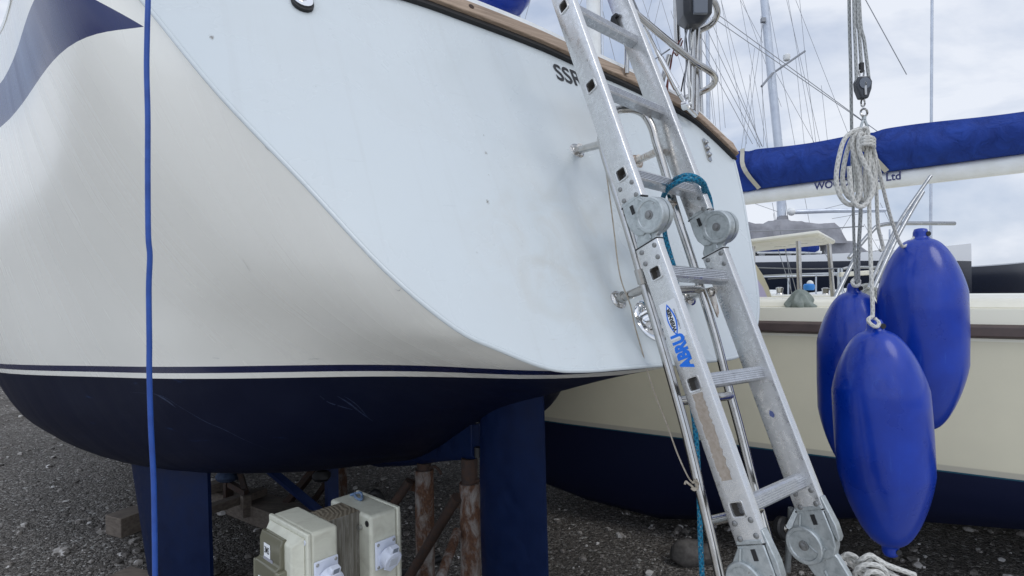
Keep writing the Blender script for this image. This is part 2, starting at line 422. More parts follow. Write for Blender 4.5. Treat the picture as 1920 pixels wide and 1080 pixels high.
M_canvas = mat('blue_canvas', (.012, .04, .28), .75, 0, .25); t = NT(M_canvas); p = t.pos()
wv = t.noise(t.mapv(p, (3.5, 3.5, 2.0), (0, .75, .3)), 2.4, 5, .55, .8)
t.col(t.mix(t.rng(wv, .35, .7), (.009, .030, .18), (.014, .048, .27))); t.bump(wv, 1.0, .05)
M_grey_cv = noisy('grey_canvas', (.30, .30, .32), (.22, .22, .235), 3, .85, 0, .7, bdist=.06)
M_cream = noisy('cream_gelcoat', (.56, .52, .40), (.50, .46, .355), 3, .28, 0, .02, lo=.3, hi=.75)
M_creamp = noisy('pale_cream_gelcoat', (.80, .77, .66), (.73, .70, .59), 5, .35)
M_strake = noisy('dark_wood_strake', (.06, .040, .037), (.09, .062, .055), 12, .5)
M_navyhull = mat('navy_topside', (.006, .011, .026), .2)
M_win = mat('tinted_window', (.02, .024, .03), .1)
M_lilac = mat('lilac_panel', (.42, .38, .52), .35)
M_mast = noisy('anodised_mast', (.62, .66, .72), (.52, .56, .63), 4, .35, .35)
M_wire = mat('rigging_wire', (.26, .27, .29), .45, .5)
M_rust = mat('rusty_white_paint', (.4, .2, .1), .8); t = NT(M_rust); p = t.pos()
a = t.noise(t.mapv(p, (1, 1, .45)), 22, 7, .68, .5); b_ = t.noise(p, 90, 4)
ru = t.mix(t.rng(b_, .3, .7), (.055, .024, .013), (.13, .060, .030))
t.col(t.mix(t.rng(a, .44, .66), ru, (.27, .26, .245))); t.bump(a, .5, .003)
M_rustd = noisy('dark_rust', (.026, .017, .014), (.060, .032, .021), 40, .85, 0, .4, bdist=.002)
M_bluest = noisy('blue_painted_steel', (.006, .020, .085), (.010, .030, .12), 20, .5)
M_timber = noisy('rough_timber', (.11, .088, .070), (.20, .165, .132), 12, .85, 0, .5, stretch=(1, 4, 6), bdist=.003)
M_post = mat('weathered_post', (.25, .24, .22), .9, 0, .2); t = NT(M_post); p = t.obj()
g = t.noise(t.mapv(p, (26, 26, 1.6)), 4.5, 7, .7, .7); 
# end grain rings on the cut top, long grain on the sides
rg = t.n('ShaderNodeTexWave', wave_type='RINGS', rings_direction='Z'); rg.inputs['Scale'].default_value = 22; rg.inputs['Distortion'].default_value = 7; rg.inputs['Detail'].default_value = 3
t.l(t.mapv(p, (1, 1, 0), loc=(.09, .05, 0)), rg.inputs['Vector'])
nz = t.n('ShaderNodeNewGeometry').outputs['Normal']; topm = t.math('GREATER_THAN', t.dot(nz, (0, 0, 1)), .7)
gg = t.math('ADD', t.math('MULTIPLY', topm, rg.outputs['Fac']), t.math('MULTIPLY', t.math('SUBTRACT', 1.0, topm), t.rng(g, .3, .7)))
side = t.ramp(gg, [(0, (.06, .052, .04)), (.45, (.155, .145, .12)), (1, (.27, .26, .235))])
topc = t.ramp(gg, [(0, (.145, .122, .088)), (1, (.20, .172, .128))])
t.col(t.mix(topm, side, topc)); t.bump(gg, .8, .003)
M_box = noisy('cream_plastic_box', (.60, .60, .50), (.43, .42, .34), 16, .42, 0, .0, lo=.45, hi=.85, detail=7, dist=.8)
M_sock = mat('white_plastic_socket', (.66, .70, .80), .35)
M_lid = mat('tinted_olive_cover', (.135, .130, .090), .16, 0, .5)
M_lid2 = mat('olive_cover_rim', (.175, .17, .12), .2)
M_bolt = mat('screw_steel', (.4, .4, .38), .4, .8)
M_bk = mat('dark_grey_plastic', (.035, .038, .045), .35)
M_bkg = mat('smoked_plastic', (.12, .135, .16), .15)
M_wirer = mat('red_wire', (.20, .06, .05), .5)
M_cloth = noisy('grey_green_cloth', (.26, .29, .26), (.17, .20, .18), 25, .9, 0, .6, bdist=.01)
M_bright = mat('light_blue_plastic', (.03, .22, .62), .4)
M_tie = mat('webbing_tie', (.45, .43, .36), .8)

# gravel yard
M_grav = mat('gravel_ground', (.07, .065, .06), .95, 0, .15); t = NT(M_grav); p = t.pos()
v1 = t.voro(p, 55, out='Color'); d1 = t.voro(p, 55); v2 = t.voro(p, 140, out='Color'); d2 = t.voro(p, 140)
sx = t.n('ShaderNodeSeparateXYZ'); t.l(v1, sx.inputs[0]); sy = t.n('ShaderNodeSeparateXYZ'); t.l(v2, sy.inputs[0])
big = t.noise(p, .9, 5)
c = t.ramp(sx.outputs[0], [(0, (.075, .069, .063)), (.5, (.20, .18, .158)), (.84, (.30, .275, .245)), (.93, (.50, .48, .44)), (1, (.68, .66, .62))])
c2 = t.ramp(sy.outputs[0], [(0, (.065, .06, .056)), (.7, (.22, .20, .175)), (.92, (.38, .35, .32)), (1, (.64, .62, .58))])
c = t.mix(t.rng(t.noise(p, 30, 3), .42, .58), c, c2)
c = t.mix(t.rng(big, .45, .7, 0, .65), c, (.10, .09, .08)); c = t.mix(t.rng(t.noise(p, 2.7, 6, .65, .5), .58, .66, 0, .6), c, (.075, .07, .055))
t.col(c); t.bump(t.math('ADD', t.math('MULTIPLY', d1, -1.2), t.math('MULTIPLY', d2, -.6)), 1.0, .02)
M_stone = mat('loose_stone', (.1, .1, .1), .9, 0, .2); t = NT(M_stone)
rnd = t.noise(t.pos(), 9, 2); vc = t.voro(t.pos(), 26, out='Color'); sx = t.n('ShaderNodeSeparateXYZ'); t.l(vc, sx.inputs[0])
t.col(t.ramp(sx.outputs[0], [(0, (.08, .074, .068)), (.6, (.22, .20, .18)), (.82, (.40, .375, .345)), (1, (.7, .68, .65))]))
# ================================================================== SETTING
g = MB(); g.add([(-300, -300, 0), (300, -300, 0), (300, 300, 0), (-300, 300, 0)], [(0, 1, 2, 3)])
go = g.build('ground', M_grav, smooth=False); go['kind'] = 'structure'
st = MB()
for i in range(5200):
    d = 2.0 + 9.0 * random.random() ** 1.7; x = random.uniform(-.95, .95) * d
    r = random.choice((.006, .008, .008, .011, .011, .016, .022, .028 if i % 4 == 0 else .008)) * random.uniform(.7, 1.25)
    a = random.uniform(0, 6.28); ax = (V((math.cos(a), math.sin(a), 0)), V((-math.sin(a), math.cos(a), 0)), V((0, 0, 1)))
    st.ball((x, d, r * .25), (r * random.uniform(.8, 1.5), r, r * .7), 6, jit=.22, ax=ax)
so = st.build('gravel', M_stone, smooth=False); so['kind'] = 'stuff'

# ================================================================== MAIN YACHT
yacht = thing('sailing_yacht', 'white yacht with navy bottom and broad raked transom, the aluminium ladder leaning on it', 'yacht', B(0, 2.5, -H))
PORT = [(1.21, .78), (1.125, .65), (1.005, .452), (.85, .242), (.707, .044), (.576, -.087), (.479, -.14), (.356, -.192), (.25, -.207), (.12, -.212), (0, -.216)]
STAR = [(1.03, .55), (1.018, .52), (.929, .361), (.82, .195), (.723, .046), (.653, -.05), (.582, -.12), (.486, -.184), (.382, -.221), (.2, -.222), (0, -.216)]
STN = [
 (.75, [(1.37, .86), (1.305, .65), (1.205, .45), (1.08, .24), (.93, .04), (.78, -.10), (.665, -.19), (.53, -.27), (.38, -.35), (.2, -.42), (0, -.47)]),
 (1.6, [(1.52, .93), (1.50, .67), (1.46, .45), (1.40, .24), (1.32, .03), (1.24, -.16), (1.165, -.31), (1.08, -.50), (.9, -.715), (.55, -.81), (0, -.855)]),
 (3.0, [(1.86, 1.08), (1.87, .74), (1.86, .48), (1.85, .24), (1.83, .02), (1.79, -.2), (1.72, -.42), (1.57, -.68), (1.25, -.875), (.7, -.945), (0, -.96)]),
 (5.0, [(1.93, 1.16), (1.93, .78), (1.92, .48), (1.89, .24), (1.84, .0), (1.76, -.22), (1.62, -.45), (1.38, -.66), (1.0, -.81), (.55, -.88), (0, -.92)]),
 (7.0, [(1.08, 1.2), (.99, .82), (.90, .52), (.82, .26), (.72, .0), (.62, -.2), (.52, -.40), (.40, -.54), (.28, -.64), (.15, -.70), (0, -.72)]),
 (8.9, [(.05, 1.36), (.04, .95), (.035, .62), (.03, .34), (.03, .1), (.03, -.05), (.025, -.15), (.02, -.22), (.015, -.28), (.01, -.32), (0, -.34)]),
]
def hull_side(out, sgn):
    rows = [cat_rom([V((sgn * h, (z - ZB) * TR - .02 * max(0.0, 1 - (h / 1.1) ** 2), z)) for h, z in out], 5)]
    for f, sec in STN:
        if sgn > 0 and f < 3: sec = [(h * (.9 if f < 1 else .96), z - (max(0, z - .1) * (.36 if f < 1 else .2))) for h, z in sec]
        rk = 0.0 if f < 8 else .35
        rows.append(cat_rom([V((sgn * h, f + rk * z, z)) for h, z in sec], 5))
    cols = list(zip(*rows)); cols = [cat_rom(c, 9) for c in cols]
    return [[B(*q) for q in r] for r in zip(*cols)]
hb = MB()
hp = hull_side(PORT, -1); hs = hull_side(STAR, 1)
hb.grid(hp); hb.grid(hs, flip=True)
hull = hb.build('hull', M_hull, yacht, angle=60)
# deck sheet, just inside the sheer
dk = MB(); dk.grid([[a + V((0, 0, -.02)), (a + b) / 2 + V((0, 0, -.02 + .07 * min(1, i / 9))), b + V((0, 0, -.02))] for i, (a, b) in enumerate(zip([r[0] for r in hp], [r[0] for r in hs])) if i > 0])
dk.build('deck', M_white, yacht)
# transom: rows between the port and starboard outline, arched top
tb = MB()
po, so_ = cat_rom([(-a, 0, b) for a, b in PORT], 5), cat_rom([(a, 0, b) for a, b in STAR], 5)
TOP = [(-1.21, .78), (-1.05, .875), (-.8, .915), (-.441, .93), (-.21, .913), (.08, .881), (.258, .847), (.55, .797), (.828, .725), (.93, .655), (1.03, .55)]
tops = cat_rom([(a, 0, b) for a, b in TOP], 4)
rows = []
NA = 24
def topz(s):
    for a, b in zip(tops, tops[1:]):
        if a.x <= s <= b.x: return a.z + (b.z - a.z) * (s - a.x) / max(1e-6, b.x - a.x)
    return tops[0].z if s < tops[0].x else tops[-1].z
row0 = [po[0].lerp(so_[0], k / NA) for k in range(NA + 1)]
for j in range(3, -1, -1):
    if j == 0: rows.append([tsurf(q.x, q.z) for q in row0])
    else: rows.append([tsurf(q.x, q.z + (topz(q.x) - q.z) * j / 3) for q in row0])
for a, b in zip(po[1:], so_[1:]): rows.append([tsurf(*(lambda q: (q.x, q.z))(a.lerp(b, k / NA))) for k in range(NA + 1)])
tb.grid(rows)
tb.tube([tsurf(q.x, q.z, -.001) for q in po] , .006, 8, caps=False)
tb.tube([tsurf(q.x, q.z, -.001) for q in so_], .006, 8, caps=False)
tb.build('transom', M_tr, yacht, angle=50)
# teak strake on the top edge, black strip below it painted as its shadow, white capping above
tk, gp, cp = MB(), MB(), MB()
tl = [(q.x, q.z) for q in tops]
def strip(mb, z0, z1, o0, o1, s0=-1.21, s1=1.045):
    ss_ = [s0 + (s1 - s0) * i / 60 for i in range(61)]
    pr = []
    for s in ss_:
        zt = topz(min(1.03, s)); pr.append([tsurf(s, zt + z0, o0), tsurf(s, zt + z0, o1), tsurf(s, zt + z1, o1), tsurf(s, zt + z1, o0), tsurf(s, zt + z0, o0)])
    mb.grid(pr); n = len(mb.v)
    mb.add(pr[0][:4], [(0, 1, 2, 3)]); mb.add(pr[-1][:4], [(0, 1, 2, 3)])
strip(tk, .008, .062, .0, .030); strip(gp, -.010, .008, -.004, .016, s1=1.03); strip(cp, .062, .092, -.05, .024, s1=1.03)
tks = tk.build('teak_strake', M_teak, yacht, bevel=.003); gp.build('strake_shadow', M_dark, yacht); cp.build('capping', M_white, yacht)
for s in (-.62, -.19, .22):
    plug = MB(); zt = topz(s); plug.cyl(tsurf(s, zt + .036, .029), tsurf(s, zt + .036, .032), .010, 14)
    plug.build('screw', M_rustd, tks)

# rudder and skeg on the centreline
def foil(mb, pts, tmax, s0=0.0):
    """pts: list of (z, f_trailing, f_leading); symmetrical section"""
    rows = []
    for z, ft, fl in pts:
        c = fl - ft; sec = [(0, .10), (.03, .16), (.25, .6), (.55, 1.0), (.8, .82), (.94, .45), (1.0, 0)]
        r = [(ft + c * a, tmax * .5 * h) for a, h in sec]
        ring = [B(s0 + h, f, z) for f, h in r] + [B(s0 - h, f, z) for f, h in r[::-1]]
        rows.append(ring + [ring[0]])
    mb.grid(rows); mb.add(rows[0][:-1], [list(range(len(rows[0]) - 1))]); mb.add(rows[-1][:-1], [list(range(len(rows[-1]) - 1))])
rb = MB(); foil(rb, [(-.335, .480, .86), (-.42, .476, .885), (-.7, .472, .90), (-1.0, .465, .90), (-1.22, .46, .89), (-1.26, .50, .85)], .062)
rud = rb.build('rudder', M_af, yacht, angle=45)
sk = MB(); rows = []
for f, zt, zb_, th in ((.925, -.44, -.690, .045), (1.2, -.56, -.765, .07), (1.5, -.74, -.855, .09), (1.9, -.83, -.960, .11), (2.6, -.88, -1.06, .13), (4.0, -.88, -1.10, .13), (4.6, -.84, -1.02, .05)):
    r = [B(-th / 2, f, zt), B(-th / 2, f, zb_ + .02), B(-th / 4, f, zb_), B(th / 4, f, zb_), B(th / 2, f, zb_ + .02), B(th / 2, f, zt)]
    rows.append(r + [r[0]])
sk.grid(rows); sk.add(rows[0][:-1], [range(6)]); sk.add(rows[-1][:-1], [range(6)])
sk.build('skeg', M_af, yacht, bevel=.004)
for z in (-.52, -.66):
    pn = MB(); pn.cyl(B(0, .908, z - .02), B(0, .908, z + .02), .016, 12); pn.build('pintle', M_dark, rud)
# bilge keel on the port side (splayed), its twin to starboard hidden behind
kp = MB(); a0 = P(391, 870, 2.62); a1 = P(399, 1092, 2.60); b0 = P(238, 868, 2.95); b1 = P(285, 1110, 2.86)
a1.z = .02; b1.z = .02; a0.z = max(a0.z, H - .72); b0.z = a0.z
ax = (b0 - a0); ax.z = 0; nn = UP.cross(ax).normalized(); rows = []
for q in range(7):
    t_ = q / 6; lo, hi = a0.lerp(a1, t_), b0.lerp(b1, t_); sec = [(0, .15), (.1, .5), (.4, 1), (.75, .8), (.93, .4), (1, 0)]
    ring = [lo.lerp(hi, a) + nn * (.055 * h) for a, h in sec] + [lo.lerp(hi, a) - nn * (.055 * h) for a, h in sec[::-1]]
    rows.append(ring + [ring[0]])
kp.grid(rows); kp.add(rows[-1][:-1], [range(12)])
kp.build('bilge_keel', M_af, yacht)
# registration lettering (the ladder covers its end)
s0, z0 = onT(1079, 153)
xd = tsurf(s0 + .1, z0) - tsurf(s0, z0)
# follows the sheer: rises/falls with the top edge
xd = T(1098, 160) - T(1040, 141)
text('lettering', 'SSR0', .118, T(1068, 150, .002), xd, TU, M_black_txt, yacht, xs=.72, bold=.0014)
# round chrome exhaust outlet
ec = T(1212, 601); eb = MB()
eb.lathe([(.0, -.005), (.062, -.005), (.066, .000), (.066, .005), (.060, .008), (.046, .009), (.045, .035), (.048, .042), (.044, .046), (.036, .044), (.035, .012)], ec, TN, 36)
for k in range(4):
    a = k * math.pi / 2 + .6; q = ec + (S_ * math.cos(a) + TU * math.sin(a)) * .054 + TN * .007
    eb.lathe([(.006, 0), (.0055, .003), (.002, .005)], q, TN, 10)
eb.build('exhaust_outlet', M_chr, yacht)
# stern chainplate with bolts
def oblong(w, h, n=8):
    r = w / 2; return [(r * math.cos(math.pi * k / n), h / 2 - r + r * math.sin(math.pi * k / n)) for k in range(n + 1)] + [(-r * math.cos(math.pi * k / n), -(h / 2 - r) - r * math.sin(math.pi * k / n)) for k in range(n + 1)]
c1, c2 = T(1316, 262), T(1327, 304)
cd = (c1 - c2).normalized(); cs = TN.cross(cd)
chp = MB(); chp.prism(oblong(.024, (c1 - c2).length), (c1 + c2) / 2, cs, cd, TN, .006)
for k in (.25, .52, .8):
    chp.lathe([(.009, 0), (.009, .008), (.006, .011)], c2.lerp(c1, k) + TN * .006, TN, 8)
chp.build('chainplate', M_ss, yacht)
# mooring eye plate near the top port side
fp = T(563, 3); fb = MB(); fb.prism(oblong(.060, .10), fp, S_, TU, TN, .010); ey = fb.build('eye_plate', M_dark, yacht)
fb = MB(); fb.prism(oblong(.054, .088), fp + TU * .003 + TN * .010, S_, TU, TN, .005); fb.lathe([(.012, 0), (.012, .006), (.008, .010)], fp + TN * .0155 - TU * .004, TN, 6); fb.build('plate', M_chr, ey)

# swim ladder -----------------------------------------------------------
swl = None
def dl(y): return 1.556 + (1.377 - 1.556) * (y - 540) / 540.0        # left rail depth by picture row
def dr(y): return dl(y) + .125
R_ = .0125
left = [(1128, 262), (1134, 290), (1146, 330), (1178, 432), (1209, 540), (1236, 630), (1262, 720), (1288, 815), (1313, 920), (1332, 1000), (1350, 1080), (1368, 1170)]
rgt = [(1207, 214), (1222, 238), (1231, 270), (1246, 320), (1268, 398), (1295, 480), (1320, 560), (1344, 640), (1364, 720), (1386, 800), (1411, 900), (1437, 1000), (1460, 1080), (1482, 1170)]
hoop = [(1131, 240), (1136, 222), (1148, 211), (1165, 205), (1188, 205)]
pl = [P(x, y, dl(y)) for x, y in left[::-1]]; pr_ = [P(x, y, dr(y)) for x, y in rgt]
ph = [P(x, y, dl(y) + .125 * (i + 1) / 6) for i, (x, y) in enumerate(hoop)]
sw = MB(); sw.tube(cat_rom(pl + ph + pr_, 5), R_, 14)
swo = sw.build('swim_ladder', M_ss, yacht)
def rail_at(tab, f, y):
    for (x0, y0), (x1, y1) in zip(tab, tab[1:]):
        if y0 <= y <= y1: return P(x0 + (x1 - x0) * (y - y0) / (y1 - y0), y, f(y))
for yl, yr in ((372, 384), (545, 543), (752, 742), (978, 955)):
    q = MB(); a, b = rail_at(left, dl, yl), rail_at(rgt, dr, yr); q.tube([a, b], .0125, 12)
    q.build('rung', M_ss if yl != 372 else M_ssr, swo)
# standoffs with round flanges
for (fx, fy), tgt in (((1074, 286), rail_at(left, dl, 270)), ((1150, 562), rail_at(left, dl, 541)), ((1186, 305), rail_at(rgt, dr, 283)), ((1282, 558), rail_at(rgt, dr, 548))):
    q = MB(); o = T(fx, fy); ax = (tgt - o).normalized()
    q.lathe([(.0, -.004), (.027, -.004), (.0275, .002), (.024, .006), (.016, .009), (.0155, .024)], o, TN.lerp(ax, .3), 24)
    q.tube([o + TN * .004, tgt], .0122, 14); q.build('standoff', M_ss if fy != 305 else M_ssr, swo)
q = MB(); o = P(1331, 548, dr(548) - .02)
ud = (P(1300, 480, 1.6) - P(1344, 640, 1.6)).normalized()
q.prism([(-.016, .012), (.016, .016), (.018, -.02), (.012, -.06), (.0, -.075), (-.008, -.03)], o, S_, ud, -F_, .004); q.lathe([(.012, 0), (.012, .006), (.007, .01)], o - F_ * .004, -F_, 12)
q.build('hinge_bracket', M_ssr, swo)
q = MB(); o = P(1207, 531, dl(531) - .004); q.tube([o, o - ud * -.04], .0165, 14); q.build('collar', M_ss, swo)

# pushpit, backstay and fittings on the after deck ----------------------
DD = 2.42
def tubep(name, pts, r, m, parent=yacht, n=12, k=6):
    q = MB(); q.tube(cat_rom([P(*a) for a in pts], k) if k else [P(*a) for a in pts], r, n); return q.build(name, m, parent)
pp = tubep('pushpit', [(1150, -18, 2.22), (1184, 18, 2.26), (1240, 66, 2.32), (1298, 113, 2.38), (1322, 128, 2.41), (1337, 139, 2.44), (1341, 150, 2.48), (1332, 163, 2.52), (1311, 174, 2.56), (1270, 190, 2.65)], .0138, M_ss)
tubep('rail', [(1328, -6, 2.42), (1340, 6, 2.43), (1345, 22, 2.45), (1341, 36, 2.48), (1330, 48, 2.5), (1308, 58, 2.53)], .0135, M_ss, pp)
for pts, r in (([(1309, 20, 2.44), (1307, 90, 2.44), (1305, 214, 2.44)], .0115), ([(1299, 50, 2.40), (1298, 110, 2.40), (1297, 206, 2.40)], .010), ([(1268, -30, 2.5), (1269, 40, 2.5), (1271, 100, 2.5)], .014), ([(1313, 55, 2.56), (1313, 140, 2.56), (1316, 236, 2.56)], .009), ([(1255, 103, 2.4), (1247, 132, 2.41), (1237, 168, 2.42)], .011), ([(1176, 60, 2.3), (1175, 138, 2.3)], .010)):
    tubep('post', pts, r, M_ss, pp, k=3)
q = MB(); q.tube(cat_rom([P(1150, -18, 2.22), B(.36, .86, 1.36), B(.1, .93, 1.48), B(-.3, .95, 1.50), B(-.8, .93, 1.48), B(-1.1, .95, 1.46), B(-1.22, 1.15, 1.46), B(-1.36, 1.9, 1.46)], 6), .0138, 12); q.build('rail', M_ss, pp)
for s, f, z0_, z1_ in ((-1.12, .95, .80, 1.46), (-1.36, 1.9, .90, 1.46), (.22, .90, .86, 1.43)):
    q = MB(); q.tube([B(s, f, z0_), B(s, f, z1_)], .0125, 12); q.build('post', M_ss, pp)
# backstay with turnbuckle
bs = tubep('backstay', [(1178, -20, 2.3), (1209, 50, 2.34), (1232, 98, 2.36)], .005, M_wire, k=0, n=8)
q = MB(); a, b = P(1231, 96, 2.36), P(1275, 178, 2.37); dv = (b - a).normalized()
q.tube([a, a + dv * .03, a + dv * .031, a.lerp(b, .5), b - dv * .03, b - dv * .029, b], [.010, .010, .0135, .0115, .0135, .010, .009], 12)
q.tube([P(1209, 50, 2.34), a], .0075, 10); q.build('turnbuckle', M_chr, bs)
q = MB(); q.tube([b, P(1286, 196, 2.38)], .009, 10); c = P(1286, 197, 2.37); q.lathe([(.020, -.012), (.020, .012), (.014, .016), (.013, .012)], c, -F_ + S_ * .2, 20)
q.tube([P(1286, 198, 2.38), P(1305, 217, 2.42)], .010, 8); q.build('toggle', M_chr, bs)
q = MB(); ring = P(1223, 113, 2.36); q.tube([ring + (S_ * math.cos(k * .524) + UP * math.sin(k * .524)) * .011 for k in range(12)], .0025, 6, closed=True); q.tube([ring + V((.01, 0, .004)), P(1256, 92, 2.36)], .003, 6); q.build('split_ring', M_wire, bs)
# lamp / sensor canister on the pushpit post
ln = MB(); cx = [(-.062, .055), (-.048, .070), (.052, .070), (.066, .05), (.066, -.05), (.04, -.07), (-.04, -.07), (-.062, -.05)]
top, bot, tip = P(1301, -40, 2.36), P(1301, 34, 2.36), P(1299, 50, 2.36)
X_, Y_ = V((1, 0, 0)), V((0, 1, 0)); rows = []
for c, k in ((top, 1.0), (bot, .90), (bot + V((0, 0, -.006)), .85), (tip, .42)):
    r = [c + X_ * (a * k) + Y_ * (b_ * k) for a, b_ in cx]; rows.append(r + [r[0]])
ln.grid(rows); ln.add(rows[-1][:-1], [range(8)]); lno = ln.build('stern_lamp', M_bk, yacht, bevel=.003)
q = MB(); q.box(P(1313, 5, 2.285), (X_, Y_, UP), (.028, .008, .045)); q.build('lens', M_bkg, lno, bevel=.003)
for j, (pts, r, m) in enumerate((([(1290, 48, 2.38), (1284, 80, 2.38), (1287, 120, 2.38), (1283, 160, 2.38), (1285, 190, 2.38)], .0035, M_wire), ([(1294, 45, 2.38), (1293, 100, 2.38), (1290, 140, 2.38), (1293, 190, 2.38)], .004, M_white), ([(1297, 50, 2.37), (1292, 70, 2.37), (1295, 96, 2.37)], .0035, M_wire),
        ([(1284, 50, 2.4), (1289, 110, 2.4), (1281, 150, 2.4), (1277, 172, 2.4)], .003, M_dark), ([(1300, 60, 2.37), (1290, 130, 2.37), (1297, 170, 2.37), (1296, 195, 2.37)], .003, M_white), ([(1278, 72, 2.42), (1263, 95, 2.42), (1258, 122, 2.42), (1252, 150, 2.42), (1246, 180, 2.42)], .003, M_wirer), ([(1280, 76, 2.42), (1270, 104, 2.42), (1262, 100, 2.42), (1254, 140, 2.42), (1251, 178, 2.42)], .003, M_wirer))):
    tubep('cable', pts, r, m, pp, n=6)
# ================================================================== ALUMINIUM LADDER
lad = thing('folding_ladder', 'long mottled aluminium folding ladder with steel hinges, leaning against the white stern', 'ladder', (P(1470, 1180, 1.2).x, P(1470, 1180, 1.2).y, 0))
Pa, Pb = ray(1383, 955) * 1.297, ray(1057, 12) * 1.297 * 1.3315
Qa, Qb = ray(1497, 903) * 1.454, ray(1187, 78) * 1.454 * 1.2955
HV = V((0, 0, H))
def pk(k): return Pa + (Pb - Pa) * (k / 5) + HV
def qk(k): return Qa + (Qb - Qa) * (k / 5) + HV
Rn = ((Qa - Pa) + (Qb - Pb)).normalized(); Un = (Pb - Pa).normalized(); Rn = (Rn - Un * Rn.dot(Un)).normalized(); Mn = Rn.cross(Un)   # Mn points at the viewer
UnQ = (Qb - Qa).normalized(); SP = (Pb - Pa).length / 5
SW, ST = .076, .026
def carve(body, cuts):
    """square holes through a solid: returns vertices and faces"""
    def tmp(v, f):
        me = bpy.data.meshes.new('t'); me.from_pydata([tuple(p) for p in v], [], [list(a) for a in f])
        import bmesh as _b
        b = _b.new(); b.from_mesh(me); _b.ops.recalc_face_normals(b, faces=b.faces); b.to_mesh(me); b.free()
        o = bpy.data.objects.new('t', me); SC.collection.objects.link(o); return o
    a = tmp(body.v, body.f); cm = MB()
    for c0, c1 in cuts:
        n = len(c0); cm.add(c0 + c1, [list(range(n)), [n + i for i in range(n)]] + [[i, (i + 1) % n, n + (i + 1) % n, n + i] for i in range(n)])
    b = tmp(cm.v, cm.f); m = a.modifiers.new('b', 'BOOLEAN'); m.operation = 'DIFFERENCE'; m.object = b; m.solver = 'EXACT'
    bpy.context.view_layer.update()
    me = bpy.data.meshes.new_from_object(a.evaluated_get(bpy.context.evaluated_depsgraph_get()))
    out = ([v.co.copy() for v in me.vertices], [list(f.vertices) for f in me.polygons])
    bpy.data.objects.remove(a); bpy.data.objects.remove(b); bpy.data.meshes.remove(me); return out
def stile(fn, un, inner, k0, k1, holes, rv):
    """a stile length: outer shell + rolled edges, rung sockets, rivets. inner=+1: the seen face is the inner face"""
    q = MB(); o = fn(k0); L = (fn(k1) - o).length; h = SW / 2; e = .004
    sec = [(-h + e, 0), (h - e, 0), (h - e * .3, e * .3), (h, e), (h, ST - e), (h - e, ST), (-h + e, ST), (-h, ST - e), (-h, e), (-h + e * .3, e * .3)]
    cuts = []; body = MB(); body.prism(sec, o, Mn, Rn, un, L)
    for k in holes:                     # flared square socket of the rung
        c = fn(k) - Rn * .001
        def rr(a, r): return [(x * (a - r) + r * math.cos(t_), y * (a - r) + r * math.sin(t_)) for x, y, t0 in ((1, 1, 0), (-1, 1, math.pi / 2), (-1, -1, math.pi), (1, -1, 1.5 * math.pi)) for t_ in [t0 + j * math.pi / 8 for j in range(5)]]
        out, inn, dp = rr(.0195, .007), rr(.0150, .005), rr(.0145, .005)
        W3 = lambda L2, d: [c + Mn * a + un * b + Rn * d for a, b in L2]
        A, B0, Bm, C = W3(out, .001), W3(rr(.0187, .0065), -.0025), W3(inn, -.0018), W3(rr(.0146, .005), .0035)
        cuts.append((W3(rr(.0149, .005), -.01), W3(rr(.0149, .005), .0245)))
        D0, D1 = W3(rr(.0146, .005), .0035), W3(rr(.0142, .005), .0238)
        for u_, w_ in ((A, B0), (B0, Bm), (Bm, C)):
            n = len(u_); q.add(u_ + w_, [[i, (i + 1) % n, n + (i + 1) % n, n + i] for i in range(n)], 0)
        n = len(C); q.add(D0 + D1, [[i, (i + 1) % n, n + (i + 1) % n, n + i] for i in range(n)] + [[n + i for i in range(n)]], 2)
    for k, b in rv:
        q.lathe([(.0068, -.001), (.0064, .0018), (.0044, .0034), (.0015, .0038)], fn(k) + Mn * b - Rn * .0002, -Rn, 12, m=1)
    bm_ = carve(body, cuts) if cuts else (body.v, body.f)
    q.add(bm_[0], bm_[1], 0)
    return q.build('stile', [M_alu, M_rivet, M_inside], lad, angle=40)
def rv4(ka, kb): return [(ka, -.022), (ka, .022), (kb, -.022), (kb, .022)]
RV_lo = [(-.10, -.020), (-.085, .024), (-.215, -.020), (-.20, .024)]
near_secs = ((-3.62, -.83, (-1, -2, -3), [(-.88, -.022), (-.88, .022)]), (-.265, 2.285, (0, 1, 2), RV_lo + [(2.23, -.022), (2.23, .024), (2.12, -.022), (2.12, .022)]), (2.70, 6.10, (3, 4, 5), [(2.76, -.022), (2.74, .022), (2.88, -.022), (2.87, .022)]), (6.5, 8.5, (7, 8), []))
far_secs = ((-3.62, -.83, (), rv4(-.90, -.985)), (-.265, 2.285, (), RV_lo + [(2.23, -.022), (2.23, .024), (2.12, -.022), (2.12, .022)]), (2.70, 6.10, (), [(2.76, -.022), (2.74, .022), (2.88, -.022), (2.87, .022)]), (6.5, 8.5, (), []))
st_near = [stile(pk, Un, -1, *a) for a in near_secs]
st_far = [stile(qk, UnQ, 1, *a) for a in far_secs]
